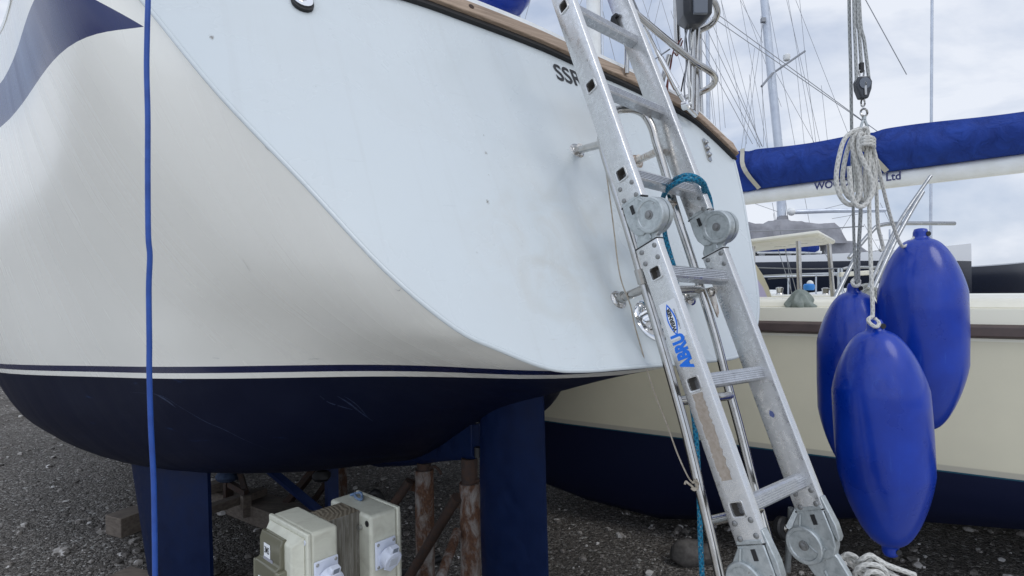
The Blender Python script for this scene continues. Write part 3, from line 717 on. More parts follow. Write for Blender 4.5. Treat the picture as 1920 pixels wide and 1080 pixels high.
for k in (-3, -2, -1, 0, 1, 2, 3, 4, 5, 7, 8):
    a, b = pk(k) + Rn * .022, qk(k) + Rn * .002; ax = (b - a).normalized(); uu = (Un - ax * Un.dot(ax)).normalized(); mm = uu.cross(ax) * -1
    if mm.dot(Mn) < 0: mm = -mm
    q = MB(); w = .017
    # D-shaped tread: ribbed top and front faces
    sec = [(-w, -w + .004), (-w + .004, -w)] + [(w - .004, -w)]
    for j in range(5):
        y0 = -w + .004 + j * (2 * w - .008) / 5; dy = (2 * w - .008) / 5
        sec += [(w + .001, y0 + dy * .12), (w + .001, y0 + dy * .6), (w - .0012, y0 + dy * .68), (w - .0012, y0 + dy * .98)]
    sec += [(w - .004, w)]
    for j in range(5):
        x0 = w - .004 - j * (2 * w - .008) / 5; dx = (2 * w - .008) / 5
        sec += [(x0 - dx * .12, w + .001), (x0 - dx * .6, w + .001), (x0 - dx * .68, w - .0012), (x0 - dx * .98, w - .0012)]
    sec += [(-w, w - .004)]
    q.prism(sec, a, mm, uu, ax, (b - a).length); q.build('rung', M_rung, lad, angle=25)
# hinges --------------------------------------------------------------
def hinge(fn, un, kc, side, ka, kb, flip):
    """disc hinge about k=kc, pushed side*b towards the viewer; ka/kb where the stile lengths end"""
    hg = MB(); c = fn(kc) + Mn * side * .044; R = .0475
    o = fn(kc); u2 = lambda k: (k - kc) * SP
    e1, e2 = u2(ka), u2(kb)              # below (-) and above (+)
    sgn = side
    # main cheek plates of both arms
    low = [(-.033 * sgn, e1 - .012), (.033 * sgn, e1 - .012), (.034 * sgn, e1 + .006), (.052 * sgn, e1 + .014), (.068 * sgn, -.034), (.080 * sgn, .0), (.0, .012), (-.012 * sgn, -.014), (-.024 * sgn, -.034), (-.034 * sgn, e1 + .014)]
    upp = [(-.034 * sgn, e2 + .012), (.034 * sgn, e2 + .012), (.036 * sgn, e2 - .004), (.066 * sgn, .040), (.06 * sgn, .0), (.03 * sgn, -.026), (.0, -.036), (-.018 * sgn, -.030), (-.032 * sgn, -.008), (-.036 * sgn, .018)]
    hg.prism(low, o + Rn * .004, Mn, un, Rn, .018)
    hg.prism(upp, o - Rn * .001, Mn, un, Rn, .026)
    ho = hg.build('hinge', M_galv, lad, bevel=.0025)
    d = MB(); d.lathe([(.0, -.007), (R - .013, -.007), (R - .011, -.0095), (R - .004, -.0095), (R - .001, -.007), (R, .002), (R, .012), (R - .003, .0125), (R - .003, .017), (R, .0175), (R, .030), (R - .004, .032)], c, Rn, 44)
    d.build('disc', M_galv, ho, angle=30)
    b = MB(); b.lathe([(.0125, -.006), (.012, -.0095), (.008, -.010), (.0078, -.0135), (.0045, -.0148), (.001, -.015)], c, Rn, 18); b.build('pivot_bolt', M_rivet, ho)
    l_ = MB(); s0 = o - Rn * .0022 + un * (e2 - .020) - Mn * sgn * .004
    l_.box(s0, (un, Mn, Rn), (.012, .0052, .0009)); l_.build('latch_slot', M_dark, ho)
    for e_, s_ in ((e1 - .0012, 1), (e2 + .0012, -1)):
        g2 = MB(); g2.box(o + un * e_ + Rn * .0125, (Mn, un, Rn), (.0385, .0016, .0135)); g2.build('gap_shadow', M_dark, ho)  # dark box set in the gap to stand for its shadow
    t_ = MB(); arc = [(-.006, -.010), (.004, -.016), (.016, -.017), (.024, -.010), (.030, .0)]
    t_.tube(cat_rom([o - Rn * .005 + Mn * sgn * a + un * b2 for a, b2 in arc], 4), .0030, 8)
    t_.build('pressed_rib', M_galv, ho); t_ = MB()
    t_.tube([o - Rn * .002 + Mn * sgn * .026 + un * (e2 - .004), o - Rn * .003 + Mn * sgn * .040 + un * (.042)], .004, 8)
    t_.build('pressed_rib', M_galv, ho); t_ = MB()
    t_.tube([o + Rn * .003 + Mn * sgn * .018 + un * (e1 + .006), o + Rn * .003 + Mn * sgn * .020 + un * (e1 + .026)], .0035, 8)
    t_.build('pressed_rib', M_galv, ho)
    if side < 0:                         # locking lug standing on the viewer's edge
        g_ = MB(); g_.prism([(.036, e2 + .03), (.041, e2 + .03), (.050, .04), (.048, .01), (.040, .0), (.036, .02)], o + Rn * .002, Mn, un, Rn, .022); g_.build('locking_lug', M_galv, ho, bevel=.002)
    return ho
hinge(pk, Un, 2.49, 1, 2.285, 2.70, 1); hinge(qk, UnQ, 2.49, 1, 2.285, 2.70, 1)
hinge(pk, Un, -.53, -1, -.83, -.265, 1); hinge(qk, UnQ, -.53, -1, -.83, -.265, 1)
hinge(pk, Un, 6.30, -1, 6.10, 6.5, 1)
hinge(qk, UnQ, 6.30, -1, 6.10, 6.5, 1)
for fn in (pk, qk):
    q = MB(); q.box(fn(-3.66) + Rn * .013, (Un, Mn, Rn), (.03, .042, .017)); q.build('rubber_foot', M_dark, lad, bevel=.004)
# printed sticker: oval logo and maker's lettering reading up the stile
stm = st_near[1]
oc = pk(1.56) - Rn * .0006; ov = lambda a, b, n=40: [(a * math.cos(2 * math.pi * i / n), b * math.sin(2 * math.pi * i / n)) for i in range(n)]
lens = lambda a, b, n=16: [(a * math.cos(math.pi - math.pi * i / n), b * (1 - abs(math.cos(math.pi - math.pi * i / n)) ** 1.8)) for i in range(n + 1)] + [(a * math.cos(math.pi * i / n) * 1, -b * (1 - abs(math.cos(math.pi * i / n)) ** 1.8)) for i in range(1, n)]
q = MB(); q.box(oc + Rn * .0001 + Mn * .002, (Un, Mn, Rn), (.048, .026, .0003)); stk = q.build('sticker', mat('clear_film', (.74, .75, .76), .3), stm)
q = MB(); q.prism(lens(.042, .0140), oc - Rn * .0004, Un, -Mn, -Rn, .0003); q.build('logo', M_blue_txt, stk)
q = MB(); q.prism(lens(.035, .0098), oc - Rn * .0007, Un, -Mn, -Rn, .0003); q.build('logo', M_white_txt, stk)
text('lettering', 'WERNER', .0155, oc - Rn * .0013, Un, -Mn, M_black_txt, stk, xs=.95, bold=.0007, depth=.0002)
text('lettering', 'A WERNER COMPANY', .0062, oc - Rn * .0008 + Mn * .0165 - Un * .002, Un, -Mn, mat('grey_print', (.2, .22, .24), .5), stk, xs=.85, depth=.0002)
text('lettering', 'ABRU', .050, pk(1.285) - Rn * .0008, Un, -Mn, M_blue_txt, stm, xs=.68, bold=.0028, depth=.0003)
# remains of an old label lower down
L2 = []; R2 = []
for i in range(34):
    k = .22 + .70 * i / 33; L2.append((k, -.017 + random.uniform(-.003, .003))); R2.append((k, .013 + random.uniform(-.003, .003)))
c0 = pk(.57) - Rn * .0004
q = MB(); pts = [((k - .57) * SP, b) for k, b in L2] + [((k - .57) * SP, b) for k, b in R2[::-1]]
n = 34; vs = [c0 + Un * a + Mn * b for a, b in pts]
q.add(vs, [[i, i + 1, 2 * n - 2 - i, 2 * n - 1 - i] for i in range(n - 1)]); q.build('glue_patch', M_glue, stm, smooth=False)
# black hook on the far stile's top
q = MB(); o = qk(5.42) - Rn * .002 - Mn * .030; q.prism([(-.012, -.03), (.004, -.03), (.006, .0), (.016, .002), (.016, .012), (-.004, .016), (-.014, .006)], o, Mn, UnQ, -Rn, .012); q.build('catch', M_dark, st_far[2])
# small blue paint smudge on the inner face of the far stile
q = MB(); o = qk(.62) - Rn * .0006 - Mn * .004; q.prism([(-.006, -.004), (.002, -.011), (.008, -.005), (.006, .004), (-.001, .010), (-.005, .003)], o, Mn, UnQ, -Rn, .0003); q.build('paint_smudge', mat('blue_smudge', (.10, .13, .30), .5), st_far[1])
# pale scratches and drip lines on the antifouling, and scuffs on the topside: ribbons laid on the hull surface
from mathutils.bvhtree import BVHTree
_hv = [tuple(v) for v in hb.v]; BV = BVHTree.FromPolygons(_hv, hb.f)
def on_hull(x, y):
    d = ray(x, y).normalized(); h = BV.ray_cast(HV, d)
    return (h[0], h[1]) if h[0] else None
def scratch(pts, w, m, name='scratch'):
    hit = [on_hull(x, y) for x, y, *_ in cat_rom([(a, b, 0) for a, b in pts], 5)]
    hit = [h for h in hit if h]
    if len(hit) < 3: return
    q = MB(); rows = []
    for i, (p_, n_) in enumerate(hit):
        if n_.dot(HV - p_) < 0: n_ = -n_
        tg = (hit[min(i + 1, len(hit) - 1)][0] - hit[max(i - 1, 0)][0]).normalized(); sd = n_.cross(tg).normalized()
        ww = w * (.25 + .75 * math.sin(math.pi * min(1, max(0, i / (len(hit) - 1))))) * random.uniform(.6, 1.2)
        rows.append([p_ + n_ * .0008 - sd * ww, p_ + n_ * .0008 + sd * ww])
    q.grid(rows); q.build(name, m, hull)
M_scr = noisy('pale_blue_scratch', (.012, .026, .075), (.006, .011, .035), 60, .6); M_scr2 = noisy('grey_scuff', (.42, .42, .40), (.6, .6, .57), 80, .5)
for pts, w in (([(244, 735), (300, 741), (340, 764), (385, 790), (420, 805), (460, 825), (505, 843)], .0016), ([(290, 738), (312, 750), (330, 764)], .005), ([(600, 742), (616, 754), (640, 762), (662, 768)], .003), ([(632, 742), (655, 756), (675, 772), (700, 790)], .004), ([(645, 742), (668, 758), (690, 782)], .002)):
    scratch(pts, w, M_scr)
for pts, w in (([(398, 671), (405, 671), (412, 672)], .0012), ([(578, 673), (592, 672.5), (608, 673)], .0016), ([(455, 485), (462, 497), (470, 510)], .001), ([(740, 541), (748, 545), (752, 540)], .001), ([(496, 272), (500, 278), (507, 284)], .0015)):
    scratch(pts, w, M_scr2, 'scuff')
# unseen pale slab, added below the frame to bounce light onto the hull
ap = MB(); ap.add([(-30, -30, .004), (14, -30, .004), (14, 1.3, .004), (-1.9, 1.5, .004), (-3.2, 2.4, .004), (-30, 2.4, .004)], [(0, 1, 2, 3, 4, 5)])
apo = ap.build('bounce_slab', noisy('pale_bounce_slab', (.60, .585, .55), (.52, .505, .475), 3, .9, bump=.2), smooth=False); apo['kind'] = 'structure'

# ================================================================== ROPES, CORDS AND CABLE ON THE SHIP
def rope_obj(name, pts, r, m, parent=None, n=8, k=6, label=None, cat=None, group=None, world=False):
    q = MB(); q.tube(cat_rom(pts if world else [P(*a) for a in pts], k), r, n); o = q.build(name, m, parent)
    if label: tag(o, label, cat, group)
    return o
# teal rope lashed round the far stile at the third rung
tz = MB(); R6 = .0072
dq = lambda y: 1.70
tz.tube(cat_rom([P(*a) for a in ((1247, 384, 1.80), (1243, 372, 1.76), (1250, 357, 1.66), (1264, 345, 1.60), (1284, 336, 1.585), (1304, 338, 1.60), (1318, 347, 1.64), (1327, 362, 1.70), (1332, 380, 1.72), (1334, 405, 1.73), (1330, 440, 1.75))], 6), R6, 10)
tz.tube(cat_rom([P(*a) for a in ((1262, 340, 1.74), (1270, 334, 1.63), (1285, 330, 1.595), (1303, 332, 1.61), (1318, 344, 1.655), (1325, 360, 1.71), (1318, 372, 1.76), (1300, 368, 1.78))], 6), R6, 10)
tz.tube(cat_rom([P(*a) for a in ((1296, 376, 1.77), (1312, 366, 1.72), (1322, 352, 1.655), (1314, 338, 1.61), (1298, 330, 1.60), (1280, 330, 1.62), (1264, 340, 1.72), (1254, 352, 1.76))], 6), R6, 10)
tz.tube(cat_rom([P(*a) for a in ((1254, 350, 1.76), (1244, 368, 1.78), (1243, 400, 1.78), (1247, 440, 1.76), (1256, 475, 1.73), (1266, 512, 1.70), (1272, 570, 1.66), (1281, 650, 1.62), (1293, 730, 1.60), (1303, 800, 1.585), (1309, 880, 1.575), (1312, 960, 1.57), (1314, 1030, 1.565), (1318, 1110, 1.56), (1321, 1220, 1.55))], 6), R6, 10)
tag(tz.build('rope', M_teal), 'teal rope lashed round a ladder stile at the middle hinges, its tail hanging down', 'rope')
# thin cord
q = MB(); pc = [(1128, 262, 1.70), (1133, 300, 1.74), (1142, 360, 1.72), (1151, 430, 1.68), (1158, 490, 1.65), (1166, 530, 1.60), (1182, 572, 1.585), (1190, 610, 1.58), (1203, 655, 1.57), (1215, 700, 1.555), (1232, 750, 1.53), (1252, 800, 1.51), (1270, 850, 1.495), (1288, 890, 1.455), (1298, 905, 1.43)]
q.tube(cat_rom([P(*a) for a in pc], 5), .0021, 6)
q.tube(cat_rom([P(*a) for a in ((1298, 905, 1.43), (1305, 901, 1.415), (1309, 908, 1.42), (1303, 916, 1.42), (1297, 911, 1.422), (1290, 906, 1.425), (1286, 903, 1.43), (1284, 908, 1.43))], 5), .0028, 6)
q.tube(cat_rom([P(*a) for a in ((1296, 915, 1.42), (1302, 919, 1.418), (1308, 914, 1.418), (1304, 905, 1.418), (1298, 905, 1.42))], 5), .0028, 6)
tag(q.build('cord', M_cord), 'thin beige cord hanging along the stern and knotted to the swim ladder', 'cord')
# blue shore power cable
rope_obj('power_cable', [(272, -420, 1.22), (276, -200, 1.2), (278, -40, 1.18), (276, 60, 1.17), (275, 130, 1.165), (277, 220, 1.16), (277, 330, 1.155), (278, 440, 1.15), (281, 480, 1.15), (279, 540, 1.15), (280, 640, 1.15), (280, 700, 1.15), (283, 800, 1.15), (288, 900, 1.15), (290, 1000, 1.15), (291, 1090, 1.15), (294, 1300, 1.15), (300, 1560, 1.14)], .0051, M_cable, None, 12, 6, 'thick blue power cable hanging straight down in front of the yacht\'s side', 'cable')

# ================================================================== POWER PEDESTAL
e1 = V((.671, .741, 0)).normalized(); e2 = V((.741, -.671, 0)); ZP = H - .742
K = 1.012
pA = V((-.801 * K, 1.906 * K, ZP)) + e2 * 0.0                         # back top corner of the left box on its cover side
ped = thing('power_pedestal', 'short weathered wooden post carrying two cream electric boxes with white sockets', 'power pedestal', (pA + e1 * .15 + e2 * .12) * 1.0 - V((0, 0, ZP)))
def ebox(o, dirn, front, tilt=0.0):
    """o: top corner at e2=0 and e1=0 of the body; dirn=-1 cover looks along -e1, +1 along +e1"""
    W2, D, Hh = .252, (.092 if front else .108), .36
    q = MB(); c = o + e1 * (D / 2) + e2 * (W2 / 2) - UP * (Hh / 2)
    q.box(c, (e1, e2, UP), (D / 2, W2 / 2, Hh / 2)); bx = q.build('electric_box', M_box, ped, bevel=.010, seg=3)
    f = o + (e1 * D if dirn > 0 else V((0, 0, 0))); ex = e1 * dirn
    # cover: stepped rim then faceted door
    q = MB(); cc = f + e2 * (W2 / 2) - UP * (Hh / 2)
    q.box(cc + ex * .006, (e1, e2, UP), (.007, W2 / 2 + .002, Hh / 2 + .002)); q.build('rim', M_box, bx, bevel=.004)
    q = MB()
    w, h = W2 / 2 - .010, Hh / 2 - .010; a, b_ = cc + ex * .0135, cc + ex * .046
    o1 = [a + e2 * x * w + UP * y * h for x, y in ((-1, -1), (1, -1), (1, 1), (-1, 1))]; o2 = [b_ + e2 * (x * (w - .028)) + UP * (y * (h - .026)) for x, y in ((-1, -1), (1, -1), (1, 1), (-1, 1))]
    q.add(o1 + o2, [(0, 1, 2, 3), (4, 5, 6, 7)] + [(i, (i + 1) % 4, 4 + (i + 1) % 4, 4 + i) for i in range(4)]); q.build('cover', M_box, bx, bevel=.005)
    if front:
        q = MB(); wv = .150; top = UP * (Hh / 2 - .030)
        prof = [(.0, .0), (.022, .006), (.030, -.016), (.031, -.075), (.046, -.083), (.047, -.160), (.030, -.180), (.0, -.18)]
        q.prism([(x + .030, z) for x, z in prof], cc + top - e2 * (.092), ex, UP, e2, .140)
        lid = q.build('flap', M_lid, bx, bevel=.004)
        q = MB(); q.prism([(x + .029, z - .001) for x, z in [(.0, -.085), (.046, -.085), (.047, -.158), (.030, -.177), (.0, -.177)]], cc + top - e2 * .108, ex, UP, e2, .170); q.build('flap_rim', M_lid2, bx, bevel=.004)
        def label(z, w_, h_, m, dx, sh=0.0):
            q = MB(); cc2 = cc + ex * dx + top + UP * z + e2 * sh; q.box(cc2, (e1, e2, UP), (.0007, w_ / 2, h_ / 2)); return q.build('sticker', m, bx), cc2 + ex * .0012
        yd = UP; xd = e2 if dirn < 0 else -e2
        l1, c1_ = label(-.046, .040, .042, M_white_txt, .0622, -.035); text('lettering', '3M5', .030, c1_, xd, yd, M_black_txt, bx, xs=.62, bold=.0003, depth=.0002)
        l2, c2_ = label(-.077, .062, .020, mat('grey_tape', (.30, .30, .34), .5), .0630, -.027)
        l3, c3_ = label(-.146, .055, .040, M_white_txt, .0778, -.036)
        text('lettering', 'ELECTRIC', .0125, c3_ + UP * .008, xd, yd, M_black_txt, bx, xs=.75, bold=.0003, depth=.0002); text('lettering', 'SHOCK', .0125, c3_ - UP * .009, xd, yd, M_black_txt, bx, xs=.75, bold=.0003, depth=.0002)
        q = MB(); q.box(cc + ex * .0465 - UP * (Hh / 2 - .075) , (e1, e2, UP), (.0009, .068, .055)); q.build('sticker', M_white_txt, bx)
        q = MB(); z0 = cc + ex * .0478 - UP * (Hh / 2 - .128) - e2 * .045
        q.tube([z0 + (e2 * x + UP * z) for x, z in ((-.016, -.04), (0, 0), (.016, -.04))], .0022, 6); q.build('warning_mark', M_blue_txt, bx)
    # corner screws on the cover rim
    for x, y in ((W2 / 2 - .016, Hh / 2 - .026),):
        q = MB(); q.lathe([(.0085, 0), (.0085, .003), (.0055, .0032), (.005, .0005)], cc + ex * .0125 + e2 * x + UP * y, ex, 14); q.build('screw', M_sock, bx)
    # socket outlet on the e2 face
    s_ = o + e2 * (W2 + .0005) + e1 * (D / 2 + .001) - UP * .136
    q = MB(); q.box(s_ + e2 * .004, (e1, e2, UP), (.041, .004, .047)); so2 = q.build('socket_plate', M_sock, bx, bevel=.004)
    for x, y in ((-.031, .037), (.031, .037), (-.031, -.037), (.031, -.037)):
        q = MB(); q.lathe([(.0055, 0), (.0055, .0015), (.004, .003), (.002, .0032)], s_ + e2 * .008 + e1 * x + UP * y, e2, 10); q.build('screw', M_bolt, so2)
    tl_ = (e2 * .93 - UP * .37).normalized(); c0 = s_ + e2 * .006 - UP * .006 + e1 * .006
    q = MB(); q.lathe([(.033, 0), (.033, .024), (.0345, .026), (.0345, .034), (.030, .0375), (.001, .038)], c0, tl_, 28, ref=UP); so3 = q.build('socket_cap', M_sock, bx, angle=30)
    u3 = (UP - tl_ * UP.dot(tl_)).normalized(); q = MB(); q.box(c0 + tl_ * .0385 , (e1, u3, tl_), (.016, .016, .0012)); q.build('cap_panel', mat('cap_grey', (.52, .55, .60), .4), bx, bevel=.001)
    q = MB(); q.prism([(-.016, .024), (.016, .024), (.018, -.002), (-.018, -.002)], c0 + tl_ * .014 + u3 * .026, e1, u3, tl_, .020); q.build('hinge_block', M_sock, bx, bevel=.003)
    q = MB(); q.box(c0 + tl_ * .0345 + u3 * .042, (e1, u3, tl_), (.0095, .008, .001)); q.build('window', mat('socket_window', (.22, .25, .30), .3), bx)
    q = MB(); q.prism([(-.030, .0), (.030, .0), (.0, -.020)], c0 + tl_ * .026 - u3 * .024, e1, u3, tl_, .010); q.build('cap_lip', M_sock, bx, bevel=.003)
    return bx
ebox(pA, -1, True)
pw = .118
po1 = pA + e1 * .094 + e2 * .075
q = MB(); ph_ = ZP - .004; rows = []
c = po1 + e1 * (pw / 2) + e2 * (.118 / 2)
q.box((c.x, c.y, ph_ / 2), (e1, e2, UP), (pw / 2, .118 / 2, ph_ / 2)); q.build('post', M_post, ped, bevel=.004)
pR = pA + e1 * (.094 + pw + .004) + e2 * .006 - UP * .010 - e1 * .008
bxr = ebox(pR, 1, False)
q = MB(); q.cyl(pR + e2 * .20 - UP * .046 - e1 * .012, pR + e2 * .20 - UP * .046, .008, 12); q.build('bolt', M_bolt, bxr)
q = MB(); q.lathe([(.010, 0), (.010, .0015), (.006, .0016)], pR + e2 * .235 - UP * .026 - e1 * .0016, -e1, 14); q.build('screw_hole', M_dark, bxr)
# blue clip lying on the far box and a dark cable behind
q = MB(); c = pR + e1 * .075 + e2 * .06 + UP * .004
q.tube(cat_rom([c + e2 * a + e1 * b_ + UP * z for a, b_, z in ((-.03, -.01, 0), (0, .012, .010), (.03, .0, .004), (.045, -.014, .002), (.02, -.016, .003), (-.01, -.006, .006))], 4), .005, 7)
tag(q.build('cable_tie', noisy('dull_blue_plastic', (.08, .16, .30), (.2, .26, .36), 60, .5)), 'small scrap of dull blue webbing lying on the far cream electric box', 'strap')

# ================================================================== BOAT STANDS UNDER THE YACHT
def stand(px, py_top, py_out, d, label, brace_l, brace_r, w=.088, zt=None):
    top = P(px, py_top, d); out = P(px, py_out, d); t0 = thing('boat_stand', label, 'boat stand', (top.x, top.y, 0), 'rusty prop stands under the yacht')
    zt = zt or top.z
    ang = .5; a, b_ = V((math.cos(ang), -math.sin(ang), 0)), V((math.sin(ang), math.cos(ang), 0))
    q = MB(); h = out.z; q.tube([(top.x, top.y, .01), (top.x, top.y, h)], w / 2, 24); q.build('outer_tube', M_rust, t0)
    q = MB(); q.tube([(top.x, top.y, h - .05), (top.x, top.y, zt - .002)], .034, 18); q.build('screw_tube', M_rustd, t0)
    q = MB(); q.tube(cat_rom([V((top.x, top.y, h + .01)) + a * x + UP * z for x, z in ((.03, .0), (.06, .012), (.085, .0), (.10, -.02))], 3), .007, 7); q.build('locking_pin', M_rustd, t0)
    q = MB(); q.box(V((top.x, top.y, h - .085)) - a * (w / 2 + .020), (a, b_, UP), (.024, .018, .024)); q.build('lug', M_rust, t0, bevel=.003)
    for i, (b0, b1, r, m) in enumerate(brace_l): 
        q = MB(); q.tube([b0, b1], r, 12); q.build('brace', m, t0)
    q = MB(); q.box((top.x, top.y, .008), (a, b_, UP), (.16, .16, .008)); q.build('base_plate', M_rustd, t0)
g0 = G(735, 1135)
stand(880, 858, 905, 2.387, 'rusty prop stand beside the rudder, lower of the two white-flaked tubes', [(P(857, 932, 2.36), g0, .022, M_rustd), (P(858, 996, 2.36), P(824, 1090, 2.15), .020, M_rust)], 0, .086)
stand(795, 866, 880, 2.73, 'rusty prop stand just left of the other, half hidden by an electric box', [(P(768, 902, 2.70), P(700, 1000, 2.75), .022, M_rustd)], 0, .090)
# blue steel cradle arm further in
cr_ = thing('steel_cradle', 'blue painted steel cradle frame with crossed braces under the yacht', 'cradle', G(621, 1000))
def barp(name, a, b_, w, m, par):
    q = MB(); q.tube([P(*a), P(*b_)], w, 4); return q.build(name, m, par, smooth=False)
q = MB(); t0_ = P(621, 862, 3.7); q.box((t0_.x, t0_.y, t0_.z / 2), (V((.82, .57, 0)), V((-.57, .82, 0)), UP), (.034, .034, t0_.z / 2)); q.build('post', M_bluest, cr_)
barp('brace', (505, 880, 3.6), (622, 978, 3.66), .030, M_bluest, cr_)
barp('brace', (596, 872, 3.85), (505, 985, 3.75), .030, M_rustd, cr_)
barp('brace', (612, 905, 3.98), (570, 965, 3.9), .022, M_rustd, cr_)
q = MB(); q.ball(P(603, 892, 3.6), (.06, .05, .04), 10, jit=.15); q.build('pad', M_dark, cr_)
pr2 = thing('prop_post', 'white prop post with rust blotches standing behind the blue cradle post', 'prop post', G(640, 1000))
q = MB(); b0 = P(639, 868, 4.05); q.box((b0.x, b0.y, b0.z / 2), (V((.82, .57, 0)), V((-.57, .82, 0)), UP), (.032, .032, b0.z / 2)); q.build('tube', M_rust, pr2); q = MB(); q.box((b0.x, b0.y, .01), (X_, Y_, UP), (.1, .1, .01)); q.build('base_plate', M_rustd, pr2)
# trestle with padded head
tr = thing('trestle', 'small brown timber trestle with a dark blue padded head under the hull', 'trestle', G(440, 960))
def post(px, y0, y1, d, w, m, par, nm='leg'):
    a, b_ = P(px, y0, d), P(px, y1, d); q = MB(); q.tube([a, b_], w, 4); q.build(nm, m, par, smooth=False)
post(428, 895, 952, 3.9, .036, M_rustd, tr); post(461, 928, 968, 3.72, .036, M_timber, tr)
q = MB(); q.bar(P(430, 907, 3.88), P(462, 925, 3.72), UP, .04, .03); q.build('cross_bar', M_rustd, tr)
q = MB(); q.bar(P(450, 886, 3.8), P(463, 930, 3.74), X_, .03, .03); q.build('strut', M_rustd, tr)
q = MB(); q.ball(P(426, 893, 3.85), (.085, .07, .04), 12, jit=.12); q.build('pad', noisy('blue_cushion', (.015, .03, .08), (.05, .08, .14), 30, .8), tr)
def timber(label, a, b_, w, h, zoff=0.0, m=None):
    a, b_ = V(a), V(b_); a.z = b_.z = zoff + h / 2; q = MB(); q.bar(a, b_, UP, h, w); o = q.build('timber_beam', m or M_timber, bevel=.004); tag(o, label, 'timber', 'timber baulks on the gravel'); return o
timber('thick timber baulk lying under the brown trestle legs', G(405, 938), G(590, 1010), .20, .12)
timber('short plank end sticking out from behind the dark bilge keel', G(330, 976), G(428, 947), .10, .06, .125)
timber('long loose plank lying across the timber baulk in front of the trestle', G(360, 1012), G(496, 962), .07, .05, .125)
timber('timber block at the far left beside the dark bilge keel', G(212, 1006), G(268, 985), .16, .12)
timber('dark baulk lying in front of the bilge keel at bottom left', G(215, 1120), G(420, 1180), .16, .12)
# ================================================================== ODDS AND ENDS ON THE GRAVEL
q = MB(); c = G(1292, 1058); 
q.ball(c + V((0, 0, .06)), (.10, .07, .075), 14, jit=.10); q.ball(c + V((.10, .02, .045)), (.07, .06, .055), 12, jit=.14)
tag(q.build('stone_block', noisy('grey_rubble', (.12, .11, .10), (.06, .055, .05), 26, .9, 0, .6, bdist=.004)), 'lump of grey rubble on the gravel behind the hanging teal rope', 'stone')
jw = thing('trolley_wheel', 'small dark wheel in a steel fork on the gravel under the ladder', 'wheel', G(1465, 1030))
c = P(1467, 990, 2.95); ax = V((.5, -.8, .2)).normalized()
q = MB(); q.lathe([(.012, -.02), (.050, -.02), (.058, -.012), (.058, .012), (.050, .02), (.012, .02)], c, ax, 24); q.build('tyre', M_dark, jw)
q = MB(); q.lathe([(.020, -.026), (.022, .026), (.010, .030)], c, ax, 14); q.build('hub', M_ss, jw)
q = MB(); q.bar(c + ax * .03, c + ax * .03 + V((.06, .02, .09)), X_, .03, .006); q.build('fork', M_galv, jw)
q = MB(); q.tube([c + V((.06, .03, .09)), V((c.x + .05, c.y + .06, 0.0))], .016, 10); q.build('stem', M_galv, jw)
# hank of grey rope tied at the foot of the far stile
q = MB(); random.seed(3); base = (1.52,)
loops = [[(1577, 1046, 1.50), (1590, 1039, 1.49), (1604, 1044, 1.48), (1616, 1056, 1.47), (1640, 1060, 1.47), (1668, 1074, 1.46), (1700, 1092, 1.45)],
 [(1580, 1050, 1.52), (1594, 1058, 1.50), (1612, 1066, 1.49), (1634, 1072, 1.48), (1660, 1082, 1.47), (1690, 1104, 1.46)],
 [(1603, 1062, 1.48), (1614, 1050, 1.46), (1632, 1041, 1.455), (1652, 1054, 1.45), (1682, 1066, 1.45), (1716, 1078, 1.45)],
 [(1606, 1090, 1.47), (1604, 1072, 1.455), (1618, 1060, 1.445), (1642, 1059, 1.44), (1660, 1070, 1.44), (1662, 1086, 1.45), (1650, 1100, 1.46)],
 [(1622, 1100, 1.45), (1620, 1084, 1.44), (1632, 1072, 1.435), (1650, 1074, 1.435), (1666, 1088, 1.44), (1690, 1100, 1.44)],
 [(1584, 1044, 1.51), (1600, 1062, 1.50), (1622, 1084, 1.49), (1650, 1110, 1.48)], [(1590, 1040, 1.50), (1610, 1058, 1.47), (1626, 1054, 1.46), (1640, 1046, 1.46), (1668, 1062, 1.455), (1700, 1072, 1.455)]]
for L in loops: q.tube(cat_rom([P(*a) for a in L], 6), .0062, 8)
q.tube(cat_rom([P(*a) for a in ((1577, 1046, 1.50), (1566, 1052, 1.47), (1560, 1062, 1.46), (1572, 1064, 1.45), (1584, 1056, 1.47))], 5), .006, 8)
tag(q.build('rope_hank', M_rope), 'tangled hank of grey rope tied to the foot of the ladder', 'rope')

# ================================================================== FENDERS AND TACKLE
def fender(top, dia, ln, label, ax=(0, 0, 1)):
    ax = V(ax).normalized(); bot = top - ax * ln
    t0 = thing('boat_fender', label, 'fender', bot, 'blue inflatable fenders hanging in a bunch')
    R0 = dia / 2; neck = [(.008, .0), (.018, -.003), (.022, -.014), (.0225, -.026), (.025, -.034)]
    def half(dep, ex):
        return neck + [(.025 + (R0 - .025) * (1.06 * a ** .82 - .06 * a ** 6), -.036 - dep * a ** ex) for a in [i / 14 for i in range(1, 15)]]
    prof = half(.175, 1.6) + [(R0 * 1.010, -.27), (R0 * 1.014, -ln / 2)] + [(r_, -ln - z_) for r_, z_ in half(.215, 1.5)[::-1]]
    q = MB(); q.lathe(prof, top, ax, 56); fo = q.build('body', M_fend, t0, angle=60)
    for p_, s_ in ((top, -1), (bot, 1)):
        q = MB(); c_ = p_ + ax * (s_ * .020); q.tube([c_ + V((.010, -.0215, 0)), c_ + V((.010, -.0240, 0))], .008, 14); q.build('eye', M_dark, t0)
    return t0
d1_, d2_, d3_ = 1.70, 2.05, 1.92
f1 = P(1637, 598, d1_); f2 = P(1601, 530, d2_); f3 = P(1726, 428, d3_)
fender(f1 + V((.004, 0, 0)), .248, .70, 'nearest blue fender, hung lowest on a white braided rope', (-.055, 0, 1))
fender(f2, .240, .70, 'blue fender behind the nearest one, hung in front of the cream boat')
fender(f3, .250, .70, 'blue fender hung highest, behind the white rope at the right')
